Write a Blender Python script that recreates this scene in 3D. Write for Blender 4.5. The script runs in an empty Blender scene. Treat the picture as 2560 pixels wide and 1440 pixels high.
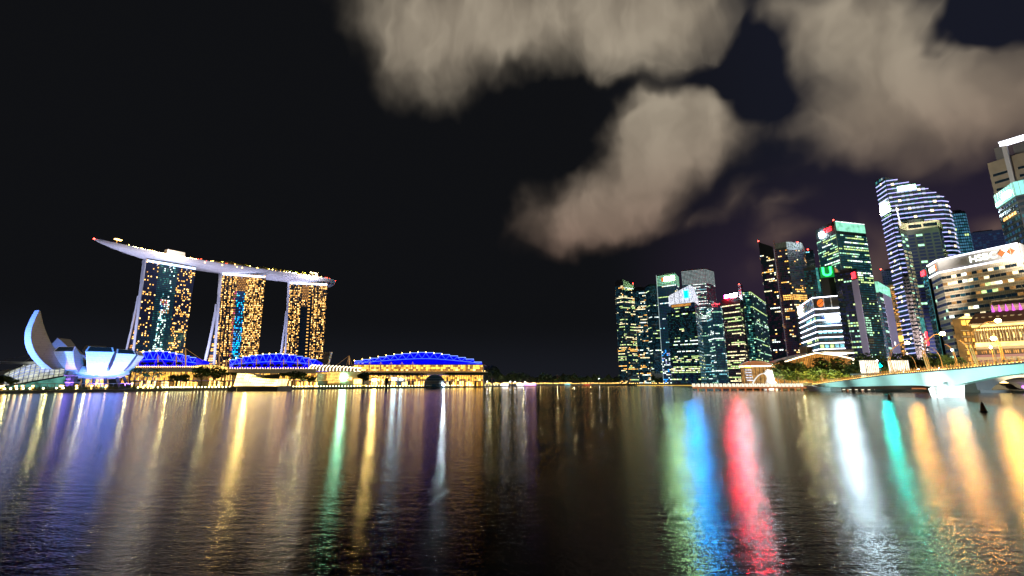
# Night harbour: hotel with roof park, lotus museum and theatres on the left, office towers and bridges on the right.
import bpy, math, random
from mathutils import Vector, Matrix, noise as mnoise
random.seed(11)
R = math.radians
sc = bpy.context.scene
COL = sc.collection

# ------------------------------------------------------------------ camera geometry (metres; water is z = 0)
F, H = 1121.0, 6.0
PITCH = math.atan(237 / F)
CP, SP = math.cos(PITCH), math.sin(PITCH)

def ray(px, py):
    du = 720 - py
    return (px - 1280.0, F * CP - du * SP, F * SP + du * CP)
def atD(px, py, D):
    r = ray(px, py); t = D / r[1]
    return Vector((r[0] * t, D, H + r[2] * t))
def atZ(px, py, Z):
    r = ray(px, py); t = (Z - H) / r[2]
    return Vector((r[0] * t, r[1] * t, Z))
def G(px, D, z=1.5):
    p = atD(px, 957, D)
    return Vector((p.x, D, z))

# ------------------------------------------------------------------ materials
M = {}
def node_mat(name):
    m = bpy.data.materials.new(name); m.use_nodes = True
    M[name] = m
    nt = m.node_tree
    return m, nt, nt.nodes['Principled BSDF']
def mat(name, col, rough=.6, metal=0, var=.18, scale=.25, emit=None, es=0, spec=.5):
    m, nt, b = node_mat(name)
    tc = nt.nodes.new('ShaderNodeTexCoord'); n = nt.nodes.new('ShaderNodeTexNoise')
    n.inputs['Scale'].default_value = scale; n.inputs['Detail'].default_value = 5
    nt.links.new(tc.outputs['Object'], n.inputs['Vector'])
    mx = nt.nodes.new('ShaderNodeMix'); mx.data_type = 'RGBA'
    mx.inputs[6].default_value = (*[c * (1 - var) for c in col], 1)
    mx.inputs[7].default_value = (*[min(1, c * (1 + var)) for c in col], 1)
    nt.links.new(n.outputs['Fac'], mx.inputs[0])
    nt.links.new(mx.outputs[2], b.inputs['Base Color'])
    b.inputs['Roughness'].default_value = rough; b.inputs['Metallic'].default_value = metal
    b.inputs['Specular IOR Level'].default_value = spec
    if emit:
        b.inputs['Emission Color'].default_value = (*emit, 1)
        b.inputs['Emission Strength'].default_value = es
        m.cycles.emission_sampling = 'NONE'
    return m
def glow(name, col, s, sample=True, var=0.0, scale=.5, base=(.02, .02, .02)):
    m, nt, b = node_mat(name)
    b.inputs['Base Color'].default_value = (*base, 1); b.inputs['Roughness'].default_value = .25
    b.inputs['Emission Color'].default_value = (*col, 1)
    b.inputs['Emission Strength'].default_value = s
    if var:
        tc = nt.nodes.new('ShaderNodeTexCoord'); n = nt.nodes.new('ShaderNodeTexNoise')
        n.inputs['Scale'].default_value = scale; n.inputs['Detail'].default_value = 3
        nt.links.new(tc.outputs['Object'], n.inputs['Vector'])
        mr = nt.nodes.new('ShaderNodeMapRange'); mr.inputs[1].default_value = .3; mr.inputs[2].default_value = .7
        mr.inputs[3].default_value = s * (1 - var); mr.inputs[4].default_value = s * (1 + var)
        nt.links.new(n.outputs['Fac'], mr.inputs[0]); nt.links.new(mr.outputs[0], b.inputs['Emission Strength'])
    m.cycles.emission_sampling = 'AUTO' if sample else 'NONE'
    return m

mat('dark_wall', (.035, .04, .045), .5)
mat('black_wall', (.012, .014, .018), .45)
mat('grey_wall', (.22, .22, .23), .6)
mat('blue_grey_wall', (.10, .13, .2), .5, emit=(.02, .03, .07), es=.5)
mat('beige_wall', (.42, .36, .27), .7)
mat('cream_wall', (.55, .46, .32), .7)
mat('white_wall', (.7, .7, .74), .55, var=.05)
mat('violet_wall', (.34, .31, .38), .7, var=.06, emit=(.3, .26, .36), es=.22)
mat('white_shell', (.78, .78, .82), .45, var=.04, scale=.1)
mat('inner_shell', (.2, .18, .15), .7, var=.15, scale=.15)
mat('hull', (.72, .71, .76), .5, var=.08, scale=.4)
mat('deck_wood', (.2, .13, .08), .7)
mat('roof_brown', (.13, .06, .035), .7)
mat('canopy', (.27, .22, .17), .6, emit=(.5, .38, .22), es=.14)  # canopy's lit look put into faint emission
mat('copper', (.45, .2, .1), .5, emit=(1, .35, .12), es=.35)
mat('steel', (.35, .36, .38), .35, metal=.8)
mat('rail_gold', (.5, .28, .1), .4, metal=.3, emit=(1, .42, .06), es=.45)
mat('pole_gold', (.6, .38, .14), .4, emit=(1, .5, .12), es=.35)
mat('concrete', (.3, .3, .29), .8)
mat('quay', (.10, .10, .09), .8)
mat('girder', (.62, .74, .72), .5, var=.04)
mat('soil', (.03, .04, .02), .9)
mat('asphalt', (.05, .05, .05), .8)
mat('bark', (.12, .09, .06), .9)
mat('leaf_dark', (.035, .07, .02), .7, var=.4, scale=1)
mat('leaf', (.08, .12, .025), .6, var=.4, scale=1)
mat('leaf_yellow', (.16, .17, .03), .6, var=.4, scale=1)
mat('skin', (.45, .28, .2), .6)
mat('hair', (.02, .015, .01), .6)
mat('cloth_dark', (.03, .04, .08), .8)
mat('cloth_light', (.7, .68, .72), .8)
mat('cloth_red', (.4, .05, .05), .8)
mat('cloth_blue', (.08, .15, .35), .8)
mat('tyre', (.015, .015, .015), .8)
mat('car_white', (.7, .7, .7), .25); mat('car_silver', (.4, .42, .45), .25, metal=.5); mat('car_red', (.5, .03, .02), .25)
mat('bollard_black', (.01, .01, .012), .5)
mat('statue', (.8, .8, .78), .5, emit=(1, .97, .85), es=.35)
mat('buoy_orange', (.35, .12, .03), .5)
mat('brick_red', (.35, .1, .05), .7)
# cladding joints on the museum shell
for _n in ('white_shell', 'inner_shell', 'hull'):
    _nt = M[_n].node_tree; _b = _nt.nodes['Principled BSDF']; _src = _b.inputs['Base Color'].links[0].from_socket
    _tc = _nt.nodes.new('ShaderNodeTexCoord'); _mp = _nt.nodes.new('ShaderNodeMapping'); _mp.inputs['Rotation'].default_value = (R(90), 0, 0)
    _br = _nt.nodes.new('ShaderNodeTexBrick'); _br.inputs['Scale'].default_value = .16; _br.inputs['Mortar Size'].default_value = .022
    _br.inputs['Color1'].default_value = (1, 1, 1, 1); _br.inputs['Color2'].default_value = (.93, .93, .93, 1); _br.inputs['Mortar'].default_value = (.78, .78, .78, 1)
    _nt.links.new(_tc.outputs['Object'], _mp.inputs[0]); _nt.links.new(_mp.outputs[0], _br.inputs['Vector'])
    _mx = _nt.nodes.new('ShaderNodeMix'); _mx.data_type = 'RGBA'; _mx.blend_type = 'MULTIPLY'; _mx.inputs[0].default_value = 1
    _nt.links.new(_src, _mx.inputs[6]); _nt.links.new(_br.outputs['Color'], _mx.inputs[7]); _nt.links.new(_mx.outputs[2], _b.inputs['Base Color'])
# unlit glass, reflected and ambient tint put into faint emission
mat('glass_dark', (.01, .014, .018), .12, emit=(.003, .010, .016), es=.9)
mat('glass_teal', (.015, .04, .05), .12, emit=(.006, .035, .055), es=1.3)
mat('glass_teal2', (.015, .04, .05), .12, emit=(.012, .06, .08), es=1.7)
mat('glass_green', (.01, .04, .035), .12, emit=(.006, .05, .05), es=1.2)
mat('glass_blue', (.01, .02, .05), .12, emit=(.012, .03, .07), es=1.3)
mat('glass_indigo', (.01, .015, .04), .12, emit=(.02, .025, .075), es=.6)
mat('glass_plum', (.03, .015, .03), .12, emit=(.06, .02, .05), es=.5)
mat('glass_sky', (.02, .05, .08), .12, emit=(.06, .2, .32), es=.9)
# lit windows, plus pane colours for painted reflections
def W(name, col, s): glow(name, col, s * .95, sample=False, var=.6, scale=.3)
W('w_gold', (1, .50, .11), 2.4); W('w_gold2', (1, .55, .18), 4.6); W('w_amber', (1, .42, .09), 1.1)
W('w_ochre', (1, .5, .14), .45)
W('w_cream', (1, .86, .5), 2.2); W('w_lime', (.72, 1, .38), 1.5); W('w_mint', (.5, 1, .66), 1.4)
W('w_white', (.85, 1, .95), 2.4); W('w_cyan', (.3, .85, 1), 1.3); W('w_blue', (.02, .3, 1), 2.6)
W('w_deepblue', (.0, .12, .5), .5); W('w_pink', (1, .12, .25), 1.2); W('w_teal', (.1, .55, .5), .5)
W('pane_glint', (.7, 1, .85), 3.5)
W('pane_reflection', (.0, .5, .95), 3.2)
glow('gallery_gold', (1, .50, .07), 2.4, sample=False, var=.55, scale=.22)
glow('gallery_cream', (1, .58, .13), 2, sample=False, var=.6, scale=.3)
glow('gallery_white', (1, .6, .16), 5, sample=False, var=.6, scale=.18)
glow('pavilion_white', (1, .68, .22), 5.5, sample=True, var=.5, scale=.12)
glow('interior_orange', (1, .42, .08), .6, sample=False, var=.6, scale=.4)
glow('glasshouse', (.75, .78, .62), .75, sample=False, var=.5, scale=.25)
glow('glasshouse_teal', (.15, .5, .4), .5, sample=False, var=.7, scale=.2)
glow('theatre_blue', (.0, .0, 1), 1.0, sample=False, var=.12, scale=.05)  # blue floodlighting of the roofs put into the panels' own glow
glow('led_blue', (.06, .14, 1), 3.0, sample=False)
glow('led_paleblue', (.25, .4, 1), 2.2, sample=False)
glow('led_white', (.85, .87, 1), 5, sample=False)
glow('led_lavender', (.5, .46, 1), 2.2, sample=False)
glow('led_dim', (.6, .6, 1), 1.2, sample=False)
glow('led_warm', (1, .8, .5), 5, sample=False)
glow('strip_ice', (.55, .68, 1), 3.5, sample=True)
glow('crown_mint', (.35, 1, .68), .95, sample=False, var=.35, scale=.15)
glow('crown_green', (.5, .95, .55), .8, sample=False, var=.4, scale=.15)
glow('crown_white', (.85, .88, 1), .9, sample=False, var=.6, scale=.4)
glow('crown_grey', (.65, .85, .85), .6, sample=False, var=.3, scale=.2)
glow('crown_teal', (.3, .9, .8), 1.1, sample=False, var=.4, scale=.1)
glow('sign_red', (1, .004, .03), 1700); glow('sign_red_soft', (1, .02, .03), 6)
glow('sign_white', (.7, .9, 1), 260); glow('sign_cyan', (.0, .34, 1), 600); glow('sign_green', (.02, 1, .12), 7)
glow('panel_green', (.01, .5, .08), .5, sample=False, var=.5, scale=.08); glow('sign_ivory', (1, .97, .8), 7); glow('sign_orange', (1, .28, .02), 3); glow('sign_letters', (.95, 1, .8), 4)
glow('sign_mint', (.55, 1, .42), 300); glow('sign_logo_white', (.5, 1, .7), 9); glow('sign_yellow', (1, .7, .03), 2)
glow('sign_violet', (.45, .1, 1), 6); glow('neon_magenta', (1, .02, .45), 5); glow('neon_orange', (1, .22, .03), 1.1)
glow('beacon_red', (1, .03, .02), 30)
glow('globe', (.95, .9, .4), 18); glow('lamp_sodium', (1, .42, .06), 700); glow('lamp_white', (.9, .95, 1), 50)
glow('lamp_small', (1, .58, .14), 12); glow('lamp_warm', (1, .7, .2), 260); glow('shop_mint', (.35, 1, .6), 44); glow('shop_ice', (.5, .85, 1), 22); glow('star_light', (.7, .9, 1), 450)
glow('deck_glow', (1, .55, .12), 26); glow('deck_glow_red', (1, .06, .02), 10); glow('deck_glow_white', (1, .85, .5), 45)
glow('jetty_box', (1, .88, .66), 1.7, sample=True, var=.3, scale=.8)
glow('cornice_gold', (1, .66, .18), 3, var=.4, scale=.2); glow('wall_gold', (1, .48, .1), .22, sample=False, var=.5, scale=.15)  # wall_gold: floodlight on the wall painted as emission
glow('column_pink', (1, .42, .34), .42, sample=False, var=.3, scale=.1); glow('roof_magenta', (1, .15, .9), 1.3)  # light on columns and niches put into their own glow
glow('tail_red', (1, .04, .01), 16); glow('head_white', (1, .95, .8), 18); glow('traffic_green', (.0, 1, .8), 1400)
glow('tent_white', (.9, .93, 1), 5); glow('tent_violet', (.6, .3, 1), 3); glow('boat_red', (1, .12, .05), 2.2); glow('boat_orange', (1, .4, .06), 3)
glow('water_jet', (1, .98, .9), .9, sample=False); glow('quay_gold', (1, .62, .12), 1.3, var=.3, scale=.1)

# ------------------------------------------------------------------ mesh builder
ORG = {}
class MB:
    def __init__(s): s.v = []; s.f = []; s.m = []; s.mats = []
    def mi(s, m):
        if m not in s.mats: s.mats.append(m)
        return s.mats.index(m)
    def poly(s, pts, m):
        i = len(s.v); s.v += [tuple(p) for p in pts]; s.f.append(tuple(range(i, i + len(pts)))); s.m.append(s.mi(m)); return s
    def hexa(s, p, m):
        i = len(s.v); s.v += [tuple(q) for q in p]; k = s.mi(m)
        for f in ((0, 3, 2, 1), (4, 5, 6, 7), (0, 1, 5, 4), (1, 2, 6, 5), (2, 3, 7, 6), (3, 0, 4, 7)):
            s.f.append(tuple(i + j for j in f)); s.m.append(k)
        return s
    def box(s, a, b, m):
        x0, y0, z0 = a; x1, y1, z1 = b
        return s.hexa([(x0, y0, z0), (x1, y0, z0), (x1, y1, z0), (x0, y1, z0), (x0, y0, z1), (x1, y0, z1), (x1, y1, z1), (x0, y1, z1)], m)
    def obox(s, o, u, v, w, m):
        o, u, v, w = Vector(o), Vector(u), Vector(v), Vector(w)
        return s.hexa([o, o + u, o + u + v, o + v, o + w, o + u + w, o + u + v + w, o + v + w], m)
    def prism(s, xy, z0, z1, m, top=None):
        n = len(xy); i = len(s.v); k = s.mi(m); kt = s.mi(top or m)
        zt = z1 if isinstance(z1, (list, tuple)) else [z1] * n
        s.v += [(p[0], p[1], z0) for p in xy] + [(p[0], p[1], zt[j]) for j, p in enumerate(xy)]
        for j in range(n):
            s.f.append((i + j, i + (j + 1) % n, i + n + (j + 1) % n, i + n + j)); s.m.append(k)
        s.f.append(tuple(i + n + j for j in range(n))); s.m.append(kt)
        s.f.append(tuple(i + n - 1 - j for j in range(n))); s.m.append(k)
        return s
    def tube(s, pts, rad, m, n=8, caps=True):
        pts = [Vector(p) for p in pts]; k = s.mi(m); i0 = len(s.v); L = len(pts)
        if not isinstance(rad, (list, tuple)): rad = [rad] * L
        for j, p in enumerate(pts):
            d = (pts[min(j + 1, L - 1)] - pts[max(j - 1, 0)]).normalized()
            a = Vector((0, 0, 1)) if abs(d.z) < .9 else Vector((1, 0, 0))
            u = d.cross(a).normalized(); w = d.cross(u)
            for q in range(n):
                t = 2 * math.pi * q / n
                s.v.append(tuple(p + (u * math.cos(t) + w * math.sin(t)) * rad[j]))
        for j in range(L - 1):
            for q in range(n):
                a = i0 + j * n + q; b = i0 + j * n + (q + 1) % n
                s.f.append((a, b, b + n, a + n)); s.m.append(k)
        if caps:
            s.f.append(tuple(i0 + q for q in range(n))); s.m.append(k)
            s.f.append(tuple(i0 + (L - 1) * n + n - 1 - q for q in range(n))); s.m.append(k)
        return s
    def lathe(s, prof, m, c=(0, 0, 0), n=24):
        k = s.mi(m); i0 = len(s.v)
        for r, z in prof:
            for q in range(n):
                t = 2 * math.pi * q / n
                s.v.append((c[0] + r * math.cos(t), c[1] + r * math.sin(t), c[2] + z))
        for j in range(len(prof) - 1):
            for q in range(n):
                a = i0 + j * n + q; b = i0 + j * n + (q + 1) % n
                s.f.append((a, b, b + n, a + n)); s.m.append(k)
        return s
    def ball(s, c, r, m, n=10, sz=1):
        return s.lathe([(max(.001, r * math.sin(math.pi * j / (n // 2 + 1))), -r * sz * math.cos(math.pi * j / (n // 2 + 1))) for j in range(n // 2 + 2)], m, c, n)
    def grid(s, rows, m, mf=None):
        i0 = len(s.v); n = len(rows[0]); k = s.mi(m)
        for r in rows: s.v += [tuple(p) for p in r]
        for j in range(len(rows) - 1):
            for q in range(n - 1):
                a = i0 + j * n + q
                s.f.append((a, a + 1, a + n + 1, a + n)); s.m.append(s.mi(mf(j, q)) if mf else k)
        return s
    def build(s, name, parent=None, smooth=False, **tags):
        me = bpy.data.meshes.new(name)
        off = ORG[parent.name] if parent is not None else Vector((0, 0, 0))
        if parent is None and tags.get('origin') is not None:
            off = Vector(tags.pop('origin'))
        else: tags.pop('origin', None)
        me.from_pydata([(v[0] - off.x, v[1] - off.y, v[2] - off.z) for v in s.v], [], s.f)
        for m in s.mats: me.materials.append(M[m])
        me.polygons.foreach_set('material_index', s.m)
        if smooth: me.polygons.foreach_set('use_smooth', [True] * len(s.f))
        me.update()
        o = bpy.data.objects.new(name, me); COL.objects.link(o)
        if parent is not None: o.parent = parent; ORG[o.name] = off
        else: o.location = off; ORG[o.name] = off
        return tag(o, **tags)
def tag(o, label=None, category=None, group=None, kind=None):
    if label: o['label'] = label
    if category: o['category'] = category
    if group: o['group'] = group
    if kind: o['kind'] = kind
    return o
def thing(name, label, category, loc, group=None):
    o = bpy.data.objects.new(name, None); COL.objects.link(o)
    o.location = loc; ORG[o.name] = Vector(loc); o.empty_display_size = 2
    return tag(o, label, category, group)
def copy_tree(o, parent=None):
    c = o.copy(); COL.objects.link(c)
    if parent is not None: c.parent = parent
    for ch in list(o.children): copy_tree(ch, c)
    return c
def place(proto, loc, rz=0, s=1, label=None, group=None, first=[]):
    if proto.name in first: o = copy_tree(proto)
    else: o = proto; first.append(proto.name)
    o.location = loc; o.rotation_euler = (0, 0, rz); o.scale = (s, s, s) if not isinstance(s, tuple) else s
    if label: o['label'] = label
    if group: o['group'] = group
    return o
def spot(loc, target, power, col, angle=60, size=.5, blend=.6):
    l = bpy.data.lights.new('floodlight', 'SPOT'); l.energy = power; l.color = col
    l.spot_size = R(angle); l.spot_blend = blend; l.shadow_soft_size = size
    o = bpy.data.objects.new('floodlight', l); COL.objects.link(o); o.location = loc
    o.rotation_euler = (Vector(target) - Vector(loc)).to_track_quat('-Z', 'Y').to_euler()
    return o
def point(loc, power, col, size=.4):
    l = bpy.data.lights.new('point_light', 'POINT'); l.energy = power; l.color = col; l.shadow_soft_size = size
    o = bpy.data.objects.new('point_light', l); COL.objects.link(o); o.location = loc; return o

def text(parent, s, mname, A, B, u, z, size, out=.6, ext=.25, name='letters', offset=0.0):
    A, B = Vector((A[0], A[1], 0)), Vector((B[0], B[1], 0))
    d = (B - A).normalized(); n = Vector((d.y, -d.x, 0))
    cu = bpy.data.curves.new(name, 'FONT'); cu.body = s; cu.size = size; cu.extrude = ext; cu.align_x = 'CENTER'; cu.align_y = 'CENTER'
    cu.offset = offset; cu.materials.append(M[mname])
    o = bpy.data.objects.new(name, cu); COL.objects.link(o)
    p = A + (B - A) * u + n * out + Vector((0, 0, z))
    dg = bpy.context.evaluated_depsgraph_get(); me = bpy.data.meshes.new_from_object(o.evaluated_get(dg)); bpy.data.objects.remove(o); me.name = name
    o = bpy.data.objects.new(name, me); COL.objects.link(o)
    o.parent = parent; o.location = p - ORG[parent.name]; ORG[o.name] = ORG[parent.name]
    o.rotation_euler = Matrix((d, Vector((0, 0, 1)), n)).transposed().to_euler()
    return o

# ------------------------------------------------------------------ office tower builder
class Tower: pass
def solve(corners, ref, D):
    """roof corners given as (px, py) share the roof height found at corner `ref` (distance D); (px, py, D) has its own"""
    Z = atD(corners[ref][0], corners[ref][1], D).z
    out = []
    for i, c in enumerate(corners):
        out.append(atD(*c) if len(c) > 2 else atZ(c[0], c[1], Z) if i != ref else atD(c[0], c[1], D))
    return out
def tower(name, label, corners, D, ref=0, root=None, z0=2.0, fh=4.2, gf=.62, pw=3.0, wall='dark_wall', glass=('glass_teal',),
          lit=(('w_lime', 1),), row=.35, inn=.7, sc_=.06, depth=30, top=0.0, litf=None, cat='office tower', group=None,
          maxz=None, sides=None, band='window_band', noband=False, fin=None, plan=None):
    P = plan or solve(corners, ref, D)
    t = Tower(); t.P = P
    n = len(P)
    a, b = P[0], P[-1]
    c0 = sum((Vector((p.x, p.y, 0)) for p in P), Vector()) / n
    away = Vector((c0.x, c0.y, 0)).normalized() * depth
    back = [Vector((b.x + away.x, b.y + away.y, b.z)), Vector((a.x + away.x, a.y + away.y, a.z))]
    ring = P + back
    if root is None:
        root = thing(name, label, cat, (c0.x, c0.y, z0), group)
    t.root = root; t.Z = max(p.z for p in P); t.ring = ring; t.z0 = z0
    MB().prism([(p.x, p.y) for p in ring], z0, [p.z for p in ring], wall).build('wall', root)
    if noband: return t
    faces = [(ring[i], ring[(i + 1) % len(ring)]) for i in range(len(ring))]
    if max(p.z for p in P) - min(p.z for p in P) < 4 and label:
        cc = sum(ring, Vector()) / len(ring); zz = t.Z; m = MB()
        m.prism([(cc.x + (p.x - cc.x) * .55, cc.y + (p.y - cc.y) * .55) for p in ring], zz, zz + 3.2, 'dark_wall')
        for q in range(3): m.tube([(cc.x + q * 2 - 2, cc.y, zz + 3), (cc.x + q * 2 - 2, cc.y, zz + 6 + q)], .15, 'steel', 5)
        m.build('roof_plant', root)
    rng = random.Random(sum(ord(ch) for ch in label or name) + int(P[0].x))
    names = [m for m, w in lit]; ws = [w for m, w in lit]
    if fh < 4.7: fh *= .84; pw *= .85
    nf = int((t.Z - top - z0 - 3) / fh)
    gf *= .88
    for k in range(nf):
        za = z0 + 3 + k * fh; zb = za + fh * gf
        mb = MB()
        rowlit = rng.random() < row; rc = rng.choices(names, ws)[0]
        for fi, (A, B) in enumerate(faces):
            if sides and fi not in sides and fi < n - 1: continue
            d = Vector((B.x - A.x, B.y - A.y, 0)); L = d.length
            if L < 1: continue
            d.normalize(); nn = Vector((d.y, -d.x, 0)) * .35
            hidden = fi >= n - 1
            cnt = max(1, int(L / (pw if not hidden else 12)))
            on = False
            facelit = rowlit if fi % 2 == 0 or rng.random() < .7 else not rowlit and rng.random() < .3
            for j in range(cnt):
                u0, u1 = j / cnt, (j + 1) / cnt
                ztop = min(A.z + (B.z - A.z) * u0, A.z + (B.z - A.z) * u1) - top
                if za > ztop - .5: continue
                g = .06 / max(1, cnt) * 2
                if litf:
                    mt = litf(k / nf, (u0 + u1) / 2, fi, rng, k, j)
                else: mt = 'auto'
                if mt == 'auto':
                    if rng.random() < .38: on = rng.random() < (inn if facelit else sc_)
                    mt = (rc if rng.random() < .75 else rng.choices(names, ws)[0]) if on else None
                if mt is None: mt = rng.choice(glass)
                z2 = min(zb, ztop)
                p0 = A + (B - A) * (u0 + g); p1 = A + (B - A) * (u1 - g)
                mb.poly([(p0.x + nn.x, p0.y + nn.y, za), (p1.x + nn.x, p1.y + nn.y, za), (p1.x + nn.x, p1.y + nn.y, z2), (p0.x + nn.x, p0.y + nn.y, z2)], mt)
        if mb.f: mb.build(band, root)
    return t
def fbox(mb, A, B, u0, u1, z0, z1, t0, t1, m):
    """box lying on face A-B between fractions u0..u1 of its width, heights z0..z1, from t0 to t1 metres in front of it"""
    A2, B2 = Vector((A[0], A[1], 0)), Vector((B[0], B[1], 0)); d = (B2 - A2); n = Vector((d.y, -d.x, 0)).normalized()
    o = A2 + d * u0 + n * t0 + Vector((0, 0, z0))
    return mb.obox(o + n * (t1 - t0), d * (u1 - u0), -n * (t1 - t0), Vector((0, 0, z1 - z0)), m)
def roof_beacon(t, px_u, h=6, A=None, B=None):
    A = A or t.P[0]; B = B or t.P[1]
    p = A + (B - A) * px_u
    m = MB().tube([(p.x, p.y + 1, p.z), (p.x, p.y + 1, p.z + h)], .25, 'steel', 6).build('mast', t.root)
    MB().ball((p.x, p.y + 1, p.z + h + .5), 1.0, 'beacon_red').build('beacon', m)
# ------------------------------------------------------------------ camera, world, render
cd = bpy.data.cameras.new('camera'); cam = bpy.data.objects.new('camera', cd); COL.objects.link(cam)
cam.location = (0, 0, H); cam.rotation_euler = (math.pi / 2 + PITCH, 0, 0)
cd.sensor_width = 36; cd.lens = F / 2560 * 36; cd.clip_start = .5; cd.clip_end = 30000
sc.camera = cam
sc.view_settings.view_transform = 'Standard'; sc.view_settings.look = 'None'; sc.view_settings.exposure = 0; sc.view_settings.gamma = 1
sc.render.engine = 'CYCLES'
cy = sc.cycles; cy.use_denoising = True; cy.max_bounces = 5; cy.diffuse_bounces = 2; cy.glossy_bounces = 3
cy.transmission_bounces = 2; cy.sample_clamp_indirect = 12; cy.caustics_reflective = True; cy.use_light_tree = True
try: cy.denoiser = 'OPENIMAGEDENOISE'
except Exception: pass

w = bpy.data.worlds.new('World'); sc.world = w; w.use_nodes = True
nt = w.node_tree; nd = nt.nodes; lk = nt.links
bg = nd['Background']; bg.inputs['Strength'].default_value = 1
def N(t, **k):
    n = nd.new(t)
    for a, b in k.items(): setattr(n, a, b)
    return n
def math_(op, a, b=None, c=None, clamp=False):
    n = N('ShaderNodeMath', operation=op, use_clamp=clamp)
    for i, x in enumerate((a, b, c)):
        if x is None: continue
        if isinstance(x, (int, float)): n.inputs[i].default_value = x
        else: lk.new(x, n.inputs[i])
    return n.outputs[0]
tc = N('ShaderNodeTexCoord'); sep = N('ShaderNodeSeparateXYZ'); lk.new(tc.outputs['Generated'], sep.inputs[0])
az = math_('MULTIPLY', math_('ARCTAN2', sep.outputs[0], sep.outputs[1]), 57.2958)
el = math_('MULTIPLY', math_('ARCSINE', sep.outputs[2]), 57.2958)
comb = N('ShaderNodeCombineXYZ'); lk.new(az, comb.inputs[0]); lk.new(el, comb.inputs[1])
base_v = comb.outputs[0]
def noise_(vec, scale, detail=4, rough=.55, sx=1, sy=1, rot=0):
    mp = N('ShaderNodeMapping'); mp.inputs['Scale'].default_value = (sx, sy, 1); mp.inputs['Rotation'].default_value = (0, 0, R(rot))
    lk.new(vec, mp.inputs[0])
    n = N('ShaderNodeTexNoise'); n.inputs['Scale'].default_value = scale; n.inputs['Detail'].default_value = detail; n.inputs['Roughness'].default_value = rough
    lk.new(mp.outputs[0], n.inputs['Vector']); return n
def vm(op, a, b):
    n = N('ShaderNodeVectorMath', operation=op)
    for i, x in enumerate((a, b)):
        if isinstance(x, tuple): n.inputs[i].default_value = x
        else: lk.new(x, n.inputs[i])
    return n.outputs[0]
n1 = noise_(base_v, .10, 3); n2 = noise_(base_v, .45, 2, sx=.8, sy=.5)
warp = vm('MULTIPLY', vm('SUBTRACT', n1.outputs['Color'], (.5, .5, .5)), (8, 7, 0))
warp2 = vm('MULTIPLY', vm('SUBTRACT', n2.outputs['Color'], (.5, .5, .5)), (1.1, 1.1, 0))
wv = vm('ADD', vm('ADD', base_v, warp), warp2)
def azel(px, py):
    r = Vector(ray(px, py)).normalized()
    return math.degrees(math.atan2(r.x, r.y)), math.degrees(math.asin(r.z))
CLOUDS = [  # px, py, rx, ry, tilt, weight: cloud banks in the direction in which they stand
 (1110, 110, 230, 190, 0, 1.4), (1130, 20, 300, 170, 0, 1.2), (1400, 20, 340, 170, 0, 1.4), (1640, 40, 300, 170, -10, 1.5), (1560, 130, 260, 130, 0, .8), (1740, 0, 140, 90, 0, .6),
 (1080, 230, 120, 100, 0, .45), (1010, 110, 90, 150, 0, .5), (1290, 130, 170, 110, 0, .55),
 (1690, 315, 240, 140, -20, 1.9), (1600, 350, 160, 110, 20, .8), (1640, 420, 220, 130, 35, 1.5), (1790, 330, 130, 100, 0, .6), (1610, 510, 190, 90, 15, .9), (1430, 520, 170, 95, 0, 1.3), (1400, 580, 170, 75, 0, .9), (1530, 570, 170, 75, 15, .7), (1530, 450, 150, 90, 25, .8), (1690, 250, 150, 70, 0, .8),
 (2180, 270, 260, 150, -5, 1.5), (2420, 270, 300, 150, 8, 1.6), (2080, 310, 170, 100, 0, .9), (2640, 210, 280, 190, 10, 1.8), (2150, 130, 220, 150, 0, 1.3), (2060, 40, 280, 130, 10, 1.3), (2230, 60, 200, 140, 0, 1.1), (1920, 60, 190, 110, 0, .7), (2270, 380, 240, 70, 0, .35), (2300, 170, 220, 120, 20, .8), (2020, 130, 150, 90, 0, .3),
 (2470, 60, 170, 80, -15, -2.6), (1860, 60, 80, 120, -15, -.6), (1890, 170, 120, 130, 40, -1.7), (1720, 195, 230, 45, -8, -1.2), (1480, 260, 170, 60, 0, -.9), (1220, 300, 120, 80, 0, -.5), (2520, 440, 160, 70, 0, -.5), (1230, 330, 120, 60, 0, -.2),
 (1830, 515, 100, 35, 20, .75), (1740, 560, 60, 35, 0, .7), (1960, 515, 130, 32, 10, .6), (1970, 590, 150, 50, -8, 1.0), (2190, 620, 120, 120, 0, 1.0), (2170, 730, 130, 100, 0, 1.0), (2450, 575, 150, 60, 0, 1.0), (1860, 690, 140, 90, 0, .5),
 (2000, 430, 240, 55, 0, .26), (1900, 540, 180, 40, 0, .2), (2350, 460, 180, 55, 0, .25),
]
dens = None
for (px, py, rx, ry, ang, wt) in CLOUDS:
    a0, e0 = azel(px, py); ax = max(abs(azel(px + rx, py)[0] - a0), 1); ey = max(abs(azel(px, py - ry)[1] - e0), 1)
    mp = N('ShaderNodeMapping', vector_type='TEXTURE')
    mp.inputs['Location'].default_value = (a0, e0, 0); mp.inputs['Scale'].default_value = (ax * 1.22, ey * 1.22, 1); mp.inputs['Rotation'].default_value = (0, 0, R(ang))
    lk.new(wv, mp.inputs[0])
    g = N('ShaderNodeTexGradient', gradient_type='SPHERICAL'); lk.new(mp.outputs[0], g.inputs[0])
    dens = math_('MULTIPLY', g.outputs['Fac'], wt) if dens is None else math_('MULTIPLY_ADD', g.outputs['Fac'], wt, dens)
n3 = noise_(wv, .15, 3, .45, sx=1.2, sy=.8)
n4 = noise_(wv, .6, 1.5, .4, sx=1.4, sy=.16)
tex = math_('ADD', math_('MULTIPLY', math_('SUBTRACT', n3.outputs['Fac'], .5), .75), math_('MULTIPLY', math_('SUBTRACT', n4.outputs['Fac'], .5), .06))
dens = math_('MULTIPLY', dens, .70)
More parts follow.
